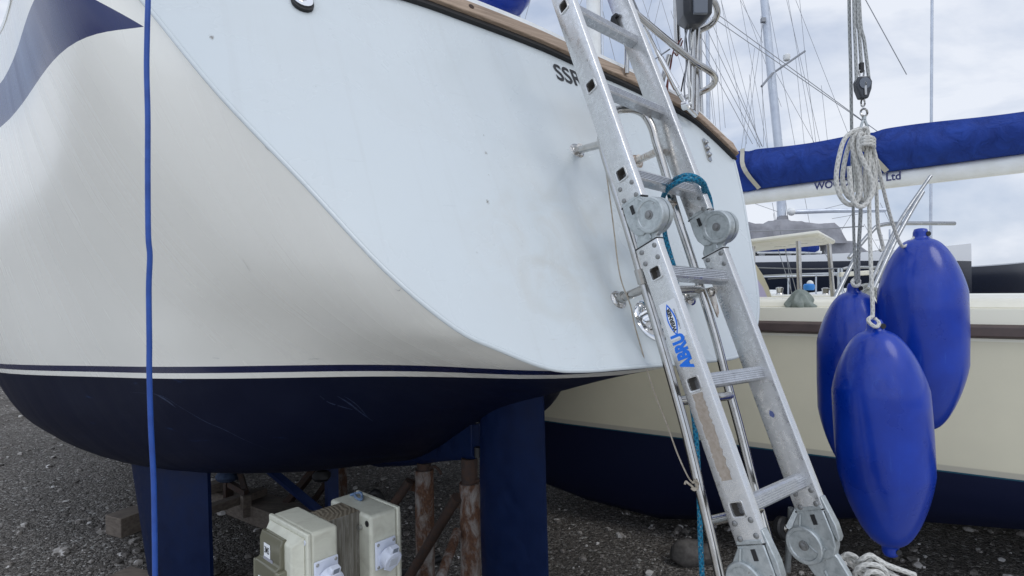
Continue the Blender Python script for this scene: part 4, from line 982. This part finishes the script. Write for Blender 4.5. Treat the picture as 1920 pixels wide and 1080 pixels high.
tk = thing('rope_tackle', 'grey rope tackle with black pulley block, shackle and snap hook holding the fenders', 'tackle', P(1618, 250, 1.74))
DT = 1.74
def fall(pts, r=.0048, m=M_ropeg, par=tk, nm='fall_rope'): rope_obj(nm, [(a, b, c) for a, b, c in pts], r, m, par, 8, 5)
fall([(1588, -400, 1.76), (1592, 0, 1.76), (1595, 130, 1.77), (1597, 250, 1.80), (1600, 400, 1.95), (1603, 500, 2.0), (1606, 533, 2.02)])
fall([(1596, -400, DT), (1601, 0, DT), (1604, 90, DT), (1606, 160, DT)])
fall([(1602, -400, DT + .01), (1607, 0, DT), (1611, 60, DT), (1615, 122, DT)])
fall([(1604, -400, DT), (1611, 0, DT), (1621, 80, DT), (1630, 155, DT)])
fall([(1611, 250, 1.78), (1614, 380, 1.9), (1610, 470, 1.98), (1609, 535, 2.02)], .006)
bo = P(1617, 166, DT); q = MB(); q.prism([(-.016, .034), (.016, .034), (.024, .018), (.022, -.004), (.012, -.032), (-.010, -.032), (-.021, -.004), (-.023, .018)], bo + V((0, .012, 0)), X_, UP, -Y_, .024)
blk = q.build('pulley_block', M_bk, tk, bevel=.004)
q = MB(); q.lathe([(.017, 0), (.017, .003), (.008, .004)], bo + V((0, -.012, .012)), -Y_, 20); q.build('sheave', M_bkg, blk); 
q = MB(); q.box(bo + V((.001, -.0145, -.004)), (X_, Y_, UP), (.0035, .0015, .020)); q.build('strap', M_ss, blk, bevel=.001)
q = MB(); q.tube(cat_rom([P(*a) for a in ((1612, 142, DT), (1611, 134, DT), (1616, 130, DT), (1620, 134, DT), (1619, 142, DT))], 4), .0028, 8); q.build('becket', M_ss, blk)
q = MB(); q.box(P(1615, 127, DT), (X_, Y_, UP), (.005, .006, .014)); q.build('whipping', M_dark, tk)
def ringp(cx, cy, rx, ry, d, r, nm, m=M_ss, par=tk):
    q = MB(); q.tube([P(cx + rx * math.cos(a), cy + ry * math.sin(a), d + .006 * math.sin(a * 2)) for a in [i * 6.2832 / 20 for i in range(20)]], r, 8, closed=True); return q.build(nm, m, par)
ringp(1618, 193, 3.5, 7, DT, .0026, 'swivel'); ringp(1620, 211, 6.2, 7, DT, .0032, 'shackle')
q = MB(); q.tube([P(*a) for a in ((1620, 218, DT), (1620, 224, DT))], .006, 10); q.build('collar', M_galv, tk)
q = MB(); q.tube(cat_rom([P(*a) for a in ((1620, 223, DT), (1616, 232, DT), (1614, 243, DT), (1620, 250, DT), (1627, 243, DT), (1624, 232, DT), (1621, 224, DT))], 4), .004, 8); q.build('snap_hook', M_galv, tk)
# coiled white rope on the hook and its tails
rc = MB(); DC = 1.70
for L, dz in (([(1616, 243), (1600, 246), (1583, 262), (1573, 295), (1568, 330), (1572, 360), (1584, 379), (1597, 384), (1608, 376), (1613, 356), (1611, 326), (1603, 296), (1598, 268), (1605, 250), (1616, 246)], 0),
  ([(1616, 247), (1602, 252), (1590, 278), (1582, 312), (1580, 340), (1587, 364), (1600, 374), (1609, 362), (1606, 334), (1603, 300), (1606, 270), (1614, 250)], .020),
  ([(1616, 248), (1611, 258), (1611, 282), (1620, 305), (1631, 328), (1636, 350), (1630, 374), (1617, 387), (1604, 383), (1597, 366), (1594, 340), (1592, 312)], -.018),
  ([(1618, 248), (1626, 270), (1634, 300), (1639, 335), (1636, 362), (1626, 377), (1614, 372), (1607, 352)], .026)):
    rc.tube(cat_rom([P(x, y, DC + dz) for x, y in L], 6), .0066, 9)
for dy in (0, 6, 12):
    rc.tube(cat_rom([P(*a) for a in ((1614, 262 + dy, DC - .02), (1624, 257 + dy, DC - .035), (1637, 260 + dy, DC - .02), (1636, 267 + dy, DC), (1622, 269 + dy, DC + .01), (1614, 264 + dy, DC - .01))], 4), .0064, 8)
rc.tube(cat_rom([P(*a) for a in ((1618, 246, DC), (1621, 240, DC - .01), (1626, 242, DC - .01), (1628, 258, DC - .01), (1624, 290, DC), (1622, 340, DC), (1624, 385, DC))], 4), .0055, 8)
rc.tube(cat_rom([P(*a) for a in ((1634, 264, 1.70), (1630, 300, 1.70), (1630, 400, 1.695), (1633, 500, 1.69), (1636, 570, 1.685), (1636, 595, 1.685))], 5), .0056, 8)
rc.tube(cat_rom([P(*a) for a in ((1636, 593, 1.685), (1628, 599, 1.68), (1632, 607, 1.675), (1643, 613, 1.672), (1648, 606, 1.68), (1640, 597, 1.69))], 4), .0056, 8)
rc.tube(cat_rom([P(*a) for a in ((1632, 262, 1.71), (1640, 290, 1.72), (1643, 350, 1.75), (1646, 420, 1.8), (1653, 452, 1.83), (1656, 466, 1.84), (1650, 470, 1.84))], 5), .0054, 8)
rc.tube(cat_rom([P(*a) for a in ((1634, 262, 1.71), (1646, 310, 1.74), (1660, 370, 1.8), (1674, 420, 1.86), (1692, 462, 1.9), (1714, 446, 1.92), (1725, 434, 1.92))], 5), .0054, 8)
rc.tube(cat_rom([P(*a) for a in ((1604, 522, 2.03), (1598, 528, 2.01), (1602, 536, 2.00), (1610, 535, 2.01), (1611, 526, 2.04))], 4), .0062, 8)
tag(rc.build('rope_coil', M_rope), 'coil of white braided rope on the snap hook, its tails tied to the fenders', 'rope')
# blue buoy on the yacht's after deck
q = MB(); c = P(938, -34, 2.25); q.lathe([(.004, -.145), (.06, -.135), (.105, -.10), (.128, -.05), (.132, 0), (.12, .06), (.08, .11), (.03, .13), (.02, .16), (.001, .16)], c, V((.25, 0, 1)), 36)
by = thing('round_fender', 'round blue fender standing on the white yacht\'s stern above the teak strake', 'fender', c - V((0, 0, .14))); q.build('body', M_fend, by, angle=50)
q = MB(); q.tube([c + V((-.05, 0, .19)), c + V((-.05, 0, .30)), B(-.30, .95, 1.50)], .005, 8); q.build('lanyard', M_rope, by)
q = MB(); q.tube([c + V((-.05, 0, .18)) + V((.02 * math.cos(a), 0, .02 * math.sin(a))) for a in [i * .63 for i in range(10)]], .006, 8, closed=True); q.build('eye', M_fend, by)
# dark hose looped on the gravel behind the electric boxes
q = MB(); hc = P(704, 960, 2.95)
q.tube(cat_rom([V((hc.x - .12, hc.y, .03)), V((hc.x - .07, hc.y, hc.z * .8)), V((hc.x, hc.y, hc.z + .10)), V((hc.x + .07, hc.y + .02, hc.z * .8)), V((hc.x + .11, hc.y + .05, .03)), V((hc.x + .3, hc.y + .2, .03))], 8), .020, 12)
tag(q.build('hose', M_dark), 'black hose standing in a loop behind the far cream electric box', 'hose')
# ================================================================== CREAM BOAT ALONGSIDE
E_ = V((.85, -.527, 0)).normalized(); N_ = V((-.527, -.85, 0)).normalized()
def C(q, w, z): return V((.997, 3.17, H)) + E_ * q - N_ * w + UP * z
cb = thing('cream_boat', 'cream catamaran with navy bottom, dark rubbing strake and blue covered boom, behind the ladder', 'boat', C(1.5, .6, -H))
def cat_hull(w0):
    q = MB(); rows = []
    for qq, kk, zb_ in ((-1.22, .80, -1.30), (-1.15, .95, -1.38), (-.8, 1, -1.44), (-.3, 1, -1.47), (.3, 1, -1.36), (.8, 1, -1.24), (1.6, 1, -1.14), (3.0, 1.02, -1.08), (4.6, .8, -1.0), (6.2, .25, -.86)):
        sec = [(.0, -.12), (-.004, -.185), (0, -.26), (.004, -.5), (.010, -.80), (.016, -.852)]
        dz = zb_ + .852
        sec += [(.03, -.852 + dz * .25), (.07, -.852 + dz * .55), (.16, -.852 + dz * .82), (.30, -.852 + dz * .96), (.5, zb_)]
        full = [(w, z) for w, z in sec] + [(1.0 - w, z) for w, z in sec[::-1][1:]]
        r = [C(qq, w0 + .5 + (w - .5) * kk, z) for w, z in full]
        rows.append(r)
    q.grid(rows); q.add(rows[0], [range(len(rows[0]))]); q.add(rows[-1], [range(len(rows[-1]))])
    q.add([a for r in rows for a in (r[0], r[-1])], [(2 * i, 2 * i + 1, 2 * i + 3, 2 * i + 2) for i in range(len(rows) - 1)])
    return q
M_cathull = mat('cream_topsides', (.6, .56, .42), .28); t = NT(M_cathull); p = t.pos()
zz = t.math('SUBTRACT', t.dot(p, (0, 0, 1)), H)
c = t.mix(t.rng(t.noise(p, 2.5, 4), .35, .75), (.72, .675, .51), (.65, .61, .465))
c = t.mix(t.math('GREATER_THAN', zz, -.262), c, (.82, .79, .66))
c = t.mix(t.rng(zz, -.828, -.822, 1, 0), c, (.50, .47, .38))
c = t.mix(t.math('LESS_THAN', zz, -.851), c, (.01, .075, .12))
c = t.mix(t.math('LESS_THAN', zz, -.858), c, (.0045, .008, .032))
t.col(c); t.rough(t.rng(zz, -.86, -.84, .6, .28))
t.l(t.rng(zz, -.86, -.84, .2, .5), t.b.inputs['Specular IOR Level'])
cat_hull(0).build('hull', M_cathull, cb, angle=35)
cat_hull(3.2).build('hull', M_cathull, cb, angle=35)
q = MB(); q.prism([(.0, -.185), (-.026, -.197), (-.028, -.239), (.0, -.250)], C(-1.15, 0, 0), -N_, UP, E_, 5.7); q.build('rubbing_strake', M_strake, cb, bevel=.004)
q = MB(); q.box(C(1.6, 2.1, -.27), (E_, N_, UP), (2.9, 1.3, .10)); q.build('bridge_deck', M_creamp, cb, bevel=.02)
q = MB(); q.prism([(.10, -.125), (.12, -.085), (.15, -.075), (.55, -.075), (.55, -.125)], C(-1.1, 0, 0), -N_, UP, E_, 1.95); q.build('coaming', M_creamp, cb, bevel=.012)
q = MB(); q.prism([(.06, -.125), (.08, -.075), (.6, -.07), (.6, -.125)], C(.9, 0, 0), -N_, UP, E_, 2.0); q.build('coaming', M_creamp, cb, bevel=.012)
# hardtop on two steel posts
hA, hB, hC = P(1405, 459, 4.53), P(1537, 446, 3.84), P(1567, 458, 4.66)
for v in (hA, hB, hC): v.z = H + .335
hD = hA + hC - hB; hA2 = hA + (hA - hB) * 1.1; hD2 = hD + (hA - hB) * 1.1
q = MB(); top = [v + UP * .024 for v in (hA2, hB, hC, hD2)]; bt = [v - UP * .016 for v in (hA2, hB, hC, hD2)]
q.add(top + bt, [(0, 1, 2, 3), (7, 6, 5, 4)] + [(i, (i + 1) % 4, 4 + (i + 1) % 4, 4 + i) for i in range(4)]); q.build('hardtop', M_creamp, cb, bevel=.03, seg=3)
for a, b_, r in (((1497, 452, 4.0), (1500, 578, 4.0), .0165), ((1554, 457, 4.3), (1562, 560, 4.3), .0165), ((1412, 462, 4.6), (1412, 560, 4.6), .0165)):
    q = MB(); q.tube([P(*a), P(*b_)], r, 14); q.build('hardtop_post', M_ss, cb)
# curved screen with lilac panel
q = MB(); o = P(1385, 590, 4.25); ar = [(0, 0), (.27, 0), (.255, .10), (.225, .20), (.185, .29), (.14, .36), (.08, .42), (-.1, .46), (-.1, 0)]
q.prism(ar, o, X_, UP, Y_, .035); sc_ = q.build('curved_screen', noisy('cream_panel', (.50, .46, .33), (.46, .42, .30), 4, .4), cb, bevel=.006)
q = MB(); q.prism([(0.02, .01), (.235, .01), (.222, .10), (.18, .20), (.14, .26), (.02, .28)], o - Y_ * .004, X_, UP, Y_, .004); q.build('panel', M_lilac, sc_)
# crumpled cloth bag at the post foot
q = MB(); random.seed(11)
cb0 = P(1500, 578, 2.97); rows = []
for i in range(12):
    u = i / 11; row = []
    for k in range(48):
        a = 2 * math.pi * k / 48; fo = 1 + u * (.20 * math.sin(5 * a + 1.2 * math.sin(3 * u + 1)) + .12 * math.sin(11 * a + 4 * u) + .06 * math.sin(17 * a - 7 * u))
        rad = (.010 + .062 * u ** .75) * fo * (1 - .25 * max(0, u - .8) / .2)
        hh = .098 * (1 - u) + .016 * math.sin(3 * a + 1) * math.sin(math.pi * u) + .010 * math.sin(7 * a) * u * (1 - u)
        row.append(cb0 + V((rad * 1.15 * math.cos(a) + .006 * u, rad * .75 * math.sin(a), hh)))
    rows.append(row + [row[0]])
q.grid(rows)
tag(q.build('cloth_bag', M_cloth, None, angle=60), 'crumpled grey-green cloth tied round the foot of a steel post on the cream boat', 'cloth')
# rails, arch and wires of the cream boat
for nm, pts, r, m in (('arch_tube', [(1556, 578, 3.3), (1598, 494, 3.45), (1612, 470, 3.5)], .013, M_st), ('arch_tube', [(1592, 484, 3.4), (1636, 432, 3.5), (1653, 422, 3.52), (1690, 419, 3.55), (1790, 419, 3.6)], .012, M_st),
    ('arch_tube', [(1638, 540, 3.2), (1676, 456, 3.3), (1712, 390, 3.4), (1730, 360, 3.45)], .012, M_st), ('arch_tube', [(1628, 540, 3.3), (1664, 462, 3.4), (1690, 410, 3.5), (1745, 330, 3.6)], .010, M_st),
    ('guard_rail', [(1580, 504, 4.2), (1610, 501, 4.2), (1780, 503, 4.2)], .010, M_st), ('guard_wire', [(1400, 434, 4.3), (1540, 429, 4.2), (1620, 424, 4.1)], .0045, M_wire), ('guard_wire', [(1400, 501, 4.4), (1500, 504, 4.3), (1585, 503, 4.2)], .0045, M_wire),
    ('guard_wire', [(1430, 517, 5.2), (1500, 514, 5.0), (1572, 512, 4.9)], .007, M_mast), ('guard_wire', [(1440, 523, 5.2), (1500, 519, 5.0), (1572, 516, 4.9)], .004, M_wire)):
    q = MB(); q.tube(cat_rom([P(*a) for a in pts], 5), r, 10); q.build(nm, m, cb)
q = MB(); q.bar(P(1574, 515, 4.0), P(1664, 509, 3.9), UP, .032, .08); q.build('seat_rail', M_creamp, cb, bevel=.006)
q = MB(); q.bar(P(1590, 545, 3.8), P(1690, 556, 3.6), UP, .04, .12); q.build('locker', M_white, cb, bevel=.006)
for x in (1572, 1578): 
    q = MB(); q.tube([P(x, 503, 4.2), P(x, 548, 4.2)], .008, 8); q.build('stanchion', M_mast, cb)
q = MB(); q.lathe([(.018, 0), (.018, .012), (.010, .02)], P(1553, 573, 3.28), V((-.4, -.9, .2)), 16); q.build('rail_base', M_ss, cb)
q = MB(); q.tube([P(1622 + a * .8 + 16 * math.cos(a), 545 + 14 * math.sin(a) + .5 * a, 3.6 + .004 * a) for a in [j * 6.2832 / 18 for j in range(72)]], .009, 7)
tag(q.build('rope_coil', M_ropeg), 'grey rope coil lying on the cream boat\'s side deck behind the fenders', 'rope')
bf = thing('small_float', 'small float with white top and light blue base on the cream boat\'s deck', 'float', P(1518, 548, 5.6))
q = MB(); q.ball(P(1519, 532, 5.6), (.032, .03, .034), 12); q.build('top', M_white, bf)
q = MB(); q.lathe([(.045, 0), (.052, .02), (.05, .05), (.038, .062)], P(1517, 544, 5.6), UP, 18); q.build('base', M_bright, bf)
# boom with blue sail cover
zb0 = H + .75
b0, b1 = P(1340, 374, 5.18), P(1700, 333, 4.13); b0.z = b1.z = zb0; bx_ = (b1 - b0).normalized(); bn = UP.cross(bx_).normalized() * -1
if bn.dot(V((0, -1, 0))) < 0: bn = -bn
L_ = (b1 - b0).length; b1e = b1 + bx_ * 1.4; b0e = b0 - bx_ * 1.6
q = MB(); pr = [(math.cos(a) * .045, math.sin(a) * .062) for a in [i * 6.2832 / 24 for i in range(24)]]
q.prism(pr, b0e, bn, UP, bx_, (b1e - b0e).length); boom = q.build('boom', M_white, cb)
tx = b0 + bx_ * (L_ * .64)
# printed name (partly covered by the rope coil)
best = P(1586, 343, 4.45)
s_at = min((abs((ray(1607, 341) - ((b0 + bx_ * k * L_) - HV) / (b0 + bx_ * k * L_).y).x), k) for k in [i / 200 for i in range(201)])[1]
text('lettering', 'WOODS Boats Ltd', 0.080, b0 + bx_ * (L_ * s_at) + bn * .0462 + UP * .012, bx_, UP, mat('navy_print', (.03, .035, .14), .5), cb, xs=.9, bold=.0016)
q = MB(); rows = []; random.seed(5)
NS = 150
for i in range(NS + 1):
    k = -.75 + 2.75 * i / NS; base = b0 + bx_ * (L_ * k); hgt = .355 - .05 * max(0, k); 
    tie = min(abs(k - .22), abs(k - .86), abs(k + .4), abs(k - 1.5))
    pinch = math.exp(-(tie / .03) ** 2)
    r = []
    for j in range(15):
        a = -0.5 * math.pi + math.pi * 2 * j / 14
        u = j / 14
        # teardrop: bottom lips at the boom, rounded body, narrow crest
        th = 2 * math.pi * u
        zc_ = .055 + hgt * (1 - math.cos(th)) / 2
        vv = (zc_ - .055) / hgt; ww = (.050 + .085 * math.sin(math.pi * min(1, vv * .95 + .03)) ** 1.2) * (1 - vv ** 3.5) + .010
        ww *= (1 - .18 * pinch) * (1 + .07 * math.sin(16 * k + 7 * vv) + .05 * math.sin(37 * k - 11 * vv + 2 * math.sin(5 * k)) + .03 * math.sin(71 * k + 15 * vv))
        sgn = 1 if th <= math.pi else -1
        r.append(base + bn * (sgn * ww) + UP * (zc_ - .012 * pinch + .012 * math.sin(k * 7 + 1) * ((zc_ - .05) / hgt)))
    rows.append(r + [r[0]])
q.grid(rows); q.build('sail_cover', M_canvas, cb, angle=80)
for k, kk in ((.185, .30), (.80, .93)):
    q = MB(); pts = []
    for i in range(9):
        u = i / 8; z = .42 - .37 * u; k2 = k + (kk - k) * (u ** 1.3)
        vv = min(1, max(0, (z - .055) / .35)); ww = (.050 + .085 * math.sin(math.pi * min(1, vv * .95 + .03)) ** 1.2) * (1 - vv ** 3.5) + .020
        pts.append(b0 + bx_ * (L_ * k2) + bn * (ww * 1.08 + .004) + UP * z)
    for a, b_ in zip(pts, pts[1:]): q.bar(a, b_, bx_, .035, .004)
    q.build('tie', M_tie, cb)
def wire(par, a, b_, r=.0045, m=M_wire, nm='wire'):
    q = MB(); q.tube([P(*a), P(*b_)], r, 6); return q.build(nm, m, par)
for a, b_ in (((1290, 22, 4.6), (1425, 277, 4.75)), ((1298, 60, 4.6), (1411, 270, 4.75)), ((1314, 30, 4.6), (1430, 276, 4.75)), ((1330, 30, 4.9), (1428, 274, 4.75))): wire(cb, a, b_, .0024)
wire(cb, (1343, 25, 4.1), (1650, 250, 4.35), .0028, nm='topping_lift'); wire(cb, (1335, 32, 4.1), (1630, 236, 4.35), .0028, nm='topping_lift')
wire(cb, (1560, -115, 3.4), (1700, 140, 3.4), .0027, nm='backstay')

mb_ = P(1120, 540, 6.12)
q = MB(); q.tube([V((mb_.x, mb_.y, H - .2)), V((mb_.x, mb_.y, 5.0)), V((mb_.x - .05, mb_.y, 9.5))], [.075, .075, .06], 20); cms = q.build('mast', M_white, cb)
q = MB(); q.tube([V((mb_.x + .095, mb_.y - .02, H + .9)), V((mb_.x + .05, mb_.y - .02, 9.3))], .016, 10); q.build('mast_track', M_mast, cms)
for a, b_ in (((1100, -20), (1010, 180)), ((1000, -20), (975, 70)), ((1082, -20), (1056, 90)), ((1125, 0), (1200, 300)), ((1150, -60), (1215, 240))): wire(cb, (*a, 6.1), (*b_, 6.0), .0028, nm='shroud')

# ================================================================== YACHTS ACROSS THE YARD
def yacht_hull(q, x0, x1, y, zt, zb_, beam, bow=1):
    rows = []
    n = 14
    for i in range(n + 1):
        k = i / n; x = x0 + (x1 - x0) * k
        w = beam / 2 * (1 - max(0, (k - .45) / .55) ** 2.2) * (.82 + .18 * min(1, k / .3)); w = max(w, .02)
        sh = .35 * max(0, (k - .3) / .7) ** 1.6 + .08 * (1 - k)
        z1 = zt + sh; rows.append([V((x, y - w, z1)), V((x, y - w * 1.02, z1 - .3)), V((x, y - w * .95, (z1 + zb_) / 2)), V((x, y - w * .6, zb_ + .15)), V((x, y, zb_)), V((x, y + w * .6, zb_ + .15)), V((x, y + w * .95, (z1 + zb_) / 2)), V((x, y + w * 1.02, z1 - .3)), V((x, y + w, z1))])
    q.grid(rows); q.add(rows[0], [range(9)]); q.add([a for r in rows for a in (r[0], r[-1])], [(2 * i, 2 * i + 1, 2 * i + 3, 2 * i + 2) for i in range(n)])
YB = 13.0
def Q(x, y, d=YB): return P(x, y, d)
nb = thing('navy_yacht', 'long navy yacht with grey cockpit tent and tall radar mast, beyond the cream boat', 'yacht', V((Q(1460, 540).x, YB + 1, 0)))
xl, xr = Q(1250, 500).x, Q(1900, 500).x; zt = Q(1460, 484, YB).z
M_nh = mat('navy_boat_paint', (.006, .011, .026), .22); t = NT(M_nh)
c = t.mix(t.math('GREATER_THAN', t.dot(t.pos(), (0, 0, 1)), zt - .085), (.0065, .012, .028), (.72, .74, .76)); t.col(c)
q = MB(); yacht_hull(q, xl, xr, YB + 1.2, zt, .45, 2.4); q.build('hull', M_nh, nb, angle=45)
q = MB(); a = Q(1405, 486); b_ = Q(1560, 486); zc = Q(1450, 466).z
q.box(((a.x + b_.x) / 2, YB + 1.2, (zt + zc) / 2 + .04), (X_, Y_, UP), ((b_.x - a.x) / 2, .75, (zc - zt) / 2 + .04)); cbn = q.build('cabin', M_white, nb, bevel=.05)
for x0, x1 in ((1400, 1424), (1436, 1474), (1486, 1510), (1522, 1540)):
    q = MB(); aa, bb = Q(x0, 474, YB + .4), Q(x1, 485, YB + .4); q.box(((aa.x + bb.x) / 2, YB + .44, (aa.z + bb.z) / 2), (X_, Y_, UP), ((bb.x - aa.x) / 2, .012, (aa.z - bb.z) / 2)); q.build('window', M_win, cbn)
# grey cockpit tent, sagging between hoops
q = MB(); rows = []
for i in range(25):
    k = i / 24; x = 1396 + (1552 - 1396) * k
    top = 417 + 3 * math.sin(k * 9) - (4 if .25 < k < .5 else 0); 
    base_ = 458
    sp_ = 10 * max(0, (k - .9) / .1)
    r = []
    for j, (dy, u) in enumerate(((-.42, 0), (-.41, .35), (-.37, .72), (-.26, .95), (0, 1.0), (.3, .95), (.4, .7), (.42, 0))):
        yy = base_ + (top - base_) * u; rr_ = Q(x + sp_ * (1 - u) * 2, yy + random.uniform(-.8, .8), YB + 1.2); r.append(V((rr_.x, YB + 1.2 + dy + random.uniform(-.04, .04), rr_.z)))
    rows.append(r)
q.grid(rows); q.add(rows[0], [range(8)]); q.add(rows[-1], [range(8)]); q.build('cockpit_tent', M_grey_cv, nb, angle=80)
q = MB(); q.prism([(0, 0), (1.3, 0), (.75, .42), (0.1, .45)], Q(1545, 485, YB + .9), X_, UP, Y_, .9); q.build('sprayhood', M_grey_cv, nb, bevel=.05)
# blue sail cover on a low boom
q = MB(); rows = []
for i in range(17):
    k = i / 16; cx = Q(1414 + 120 * k, 463 + 2 * k, YB + .3); rad = .095 * (1 + .12 * math.sin(k * 8)) * (.55 if i in (0, 16) else 1)
    r = [cx + V((0, rad * math.cos(a), rad * 1.05 * math.sin(a))) for a in [j * .5236 for j in range(12)]]; rows.append(r + [r[0]])
q.grid(rows); q.add(rows[-1][:-1], [range(12)]); q.build('sail_cover', M_canvas, nb)
q = MB(); q.tube([Q(1420, 473, YB + .3), Q(1540, 473, YB + .3)], .03, 10); q.build('boom', M_white, nb)
# mast, spreaders, radar, boom, rigging
YM = YB + 1.2
q = MB(); q.tube([Q(1466, 420, YM), Q(1462, 300, YM), Q(1448, 160, YM), Q(1432, -10, YM), Q(1408, -260, YM)], [.105, .10, .10, .092, .08], 14); ms = q.build('mast', M_mast, nb)
q = MB(); q.tube([Q(1467, 405, YM), Q(1467, 416, YM), Q(1467, 432, YM)], [.12, .15, .22], 12); q.build('mast_boot', M_grey_cv, ms)
q = MB(); q.tube([Q(1428, 162, YM - .5), Q(1448, 138, YM - .1), Q(1509, 96, YM + .8)], .028, 8); q.build('spreader', M_wire, ms)
rd = Q(1475, 108, YM - .05); q = MB(); q.lathe([(.05, -.08), (.075, -.06), (.085, 0), (.08, .06), (.05, .085), (.001, .09)], rd, UP, 20); q.build('radar', M_white, ms)
q = MB(); q.box(Q(1431, 38, YM - .1), (X_, Y_, UP), (.05, .05, .05)); q.build('mast_fitting', M_wire, ms)
q = MB(); q.tube([Q(1478, 398, YM), Q(1560, 395, YM), Q(1660, 394, YM)], .055, 12); q.build('boom', M_mast, nb)
q = MB()
q.ball(Q(1484, 397, YM - .1), (.10, .08, .10), 12, jit=.2); q.build('sail_bundle', M_white, nb)
for a, b_ in (((1429, 30), (1478, 415)), ((1427, 30), (1432, 275)), ((1431, 40), (1395, 290)), ((1440, 0), (1520, 430)), ((1509, 98), (1530, 270)), ((1509, 98), (1470, -300)), ((1428, 162), (1440, 280)), ((1455, 137), (1527, 268)), ((1520, 398), (1600, 378)), ((1600, 396), (1560, 460)), ((1640, 396), (1560, 410)), ((1475, 0), (1545, 300)), ((1467, 400), (1410, 380)), ((1448, 380), (1490, 600)), ((1460, 380), (1500, 600)), ((1450, 400), (1475, 560))):
    wire(nb, (*a, YM), (*b_, YM), .0055)
# white boat deck between the cream boat and the navy yacht
wb = thing('white_yacht', 'low white yacht deck seen between the cream boat and the navy yacht', 'yacht', V((Q(1500, 560, 7).x, 7.4, 0)))
q = MB(); yacht_hull(q, P(1385, 560, 7).x, P(1860, 560, 7).x, 7.6, P(1480, 556, 7).z - .06, .5, 1.3); q.build('hull', M_white, wb, angle=45)
q = MB(); a, b_ = P(1432, 548, 7), P(1480, 548, 7); q.box(((a.x + b_.x) / 2, 7.5, P(1450, 553, 7).z), (X_, Y_, UP), ((b_.x - a.x) / 2, .3, .06)); q.build('cabin', M_white, wb, bevel=.05)
for x in (1478, 1530, 1580):
    q = MB(); q.tube([P(x, 556, 7), P(x, 515, 7)], .010, 8); q.build('stanchion', M_mast, wb)
q = MB(); q.tube([P(1430, 519, 7), P(1640, 514, 7)], .008, 8); q.build('guard_rail', M_mast, wb)
# distant masts with their standing rigging
def far_mast(label, x0, y0, x1, y1, d, r, stays, hx=(-4.5, 1.5), hullc=None):
    t0 = thing('moored_yacht', label, 'yacht', P(x1, 540, d) - V((0, 0, P(x1, 540, d).z)), 'far yachts showing only their masts')
    b0 = P(x1, y1, d); q = MB(); yacht_hull(q, b0.x + hx[0], b0.x + hx[1], d + .8, 1.95, .3, 2.4); q.build('hull', hullc or M_white, t0, angle=45)
    q = MB(); q.tube([V((b0.x, d, 1.8)), b0, P(x0, y0, d)], [r, r, r * .9], 10); q.build('mast', M_mast, t0)
    for a, b_ in stays: wire(t0, (*a, d), (*b_, d), .00036 * d)
    return t0
far_mast('far yacht whose rigging fans out above the teak corner of the stern', 1322, -420, 1330, 420, 17, .06, [((1352, 0), (1425, 275)), ((1338, 0), (1360, 240)), ((1352, 0), (1400, 270)), ((1388, 0), (1448, 330)), ((1300, -200), (1345, 270)), ((1240, 0), (1330, 300)), ((1222, 0), (1190, 120)), ((1238, 0), (1200, 160)), ((1258, 20), (1290, 120)), ((1342, 110), (1352, 265)), ((1320, 60), (1340, 250)), ((1205, 0), (1275, 200))], hx=(-6, .3))
far_mast('far yacht whose thin stays cross the sky right of the radar mast', 1752, -700, 1745, 420, 22, .05, [((1478, 0), (1525, 268)), ((1492, 0), (1590, 250)), ((1388, 0), (1430, 80)), ((1385, -20), (1465, 200)), ((1492, 110), (1508, 270)), ((1540, 160), (1552, 268)), ((1415, 90), (1390, 280)), ((1405, 140), (1420, 275)), ((1650, 380), (1700, 480)), ((1620, 420), (1660, 490))], hx=(-3, 5), hullc=M_navyhull)
far_mast('far yacht whose low rails and stays show beyond the fenders', 1668, 430, 1668, 520, 26, .04, [((1640, 450), (1680, 450)), ((1640, 470), (1690, 470)), ((1655, 440), (1640, 500)), ((1690, 430), (1660, 500)), ((1585, 470), (1690, 472))], hx=(-3, 4), hullc=M_navyhull)
# winch, vents and lines on the low white deck
for x, y in ((1462, 549), (1548, 550)):
    q = MB(); q.lathe([(.05, 0), (.055, .02), (.035, .05), (.04, .09), (.045, .11), (.02, .12)], P(x, y + 8, 6.9), UP, 18); q.build('winch', M_ss, wb)
for a, b_ in (((1447, 430), (1492, 572)), ((1462, 430), (1500, 574)), ((1470, 440), (1486, 566)), ((1545, 470), (1590, 560))):
    q = MB(); q.tube([P(*a, 6.6), P(*b_, 6.6)], .004, 6); q.build('wire', M_wire, wb)
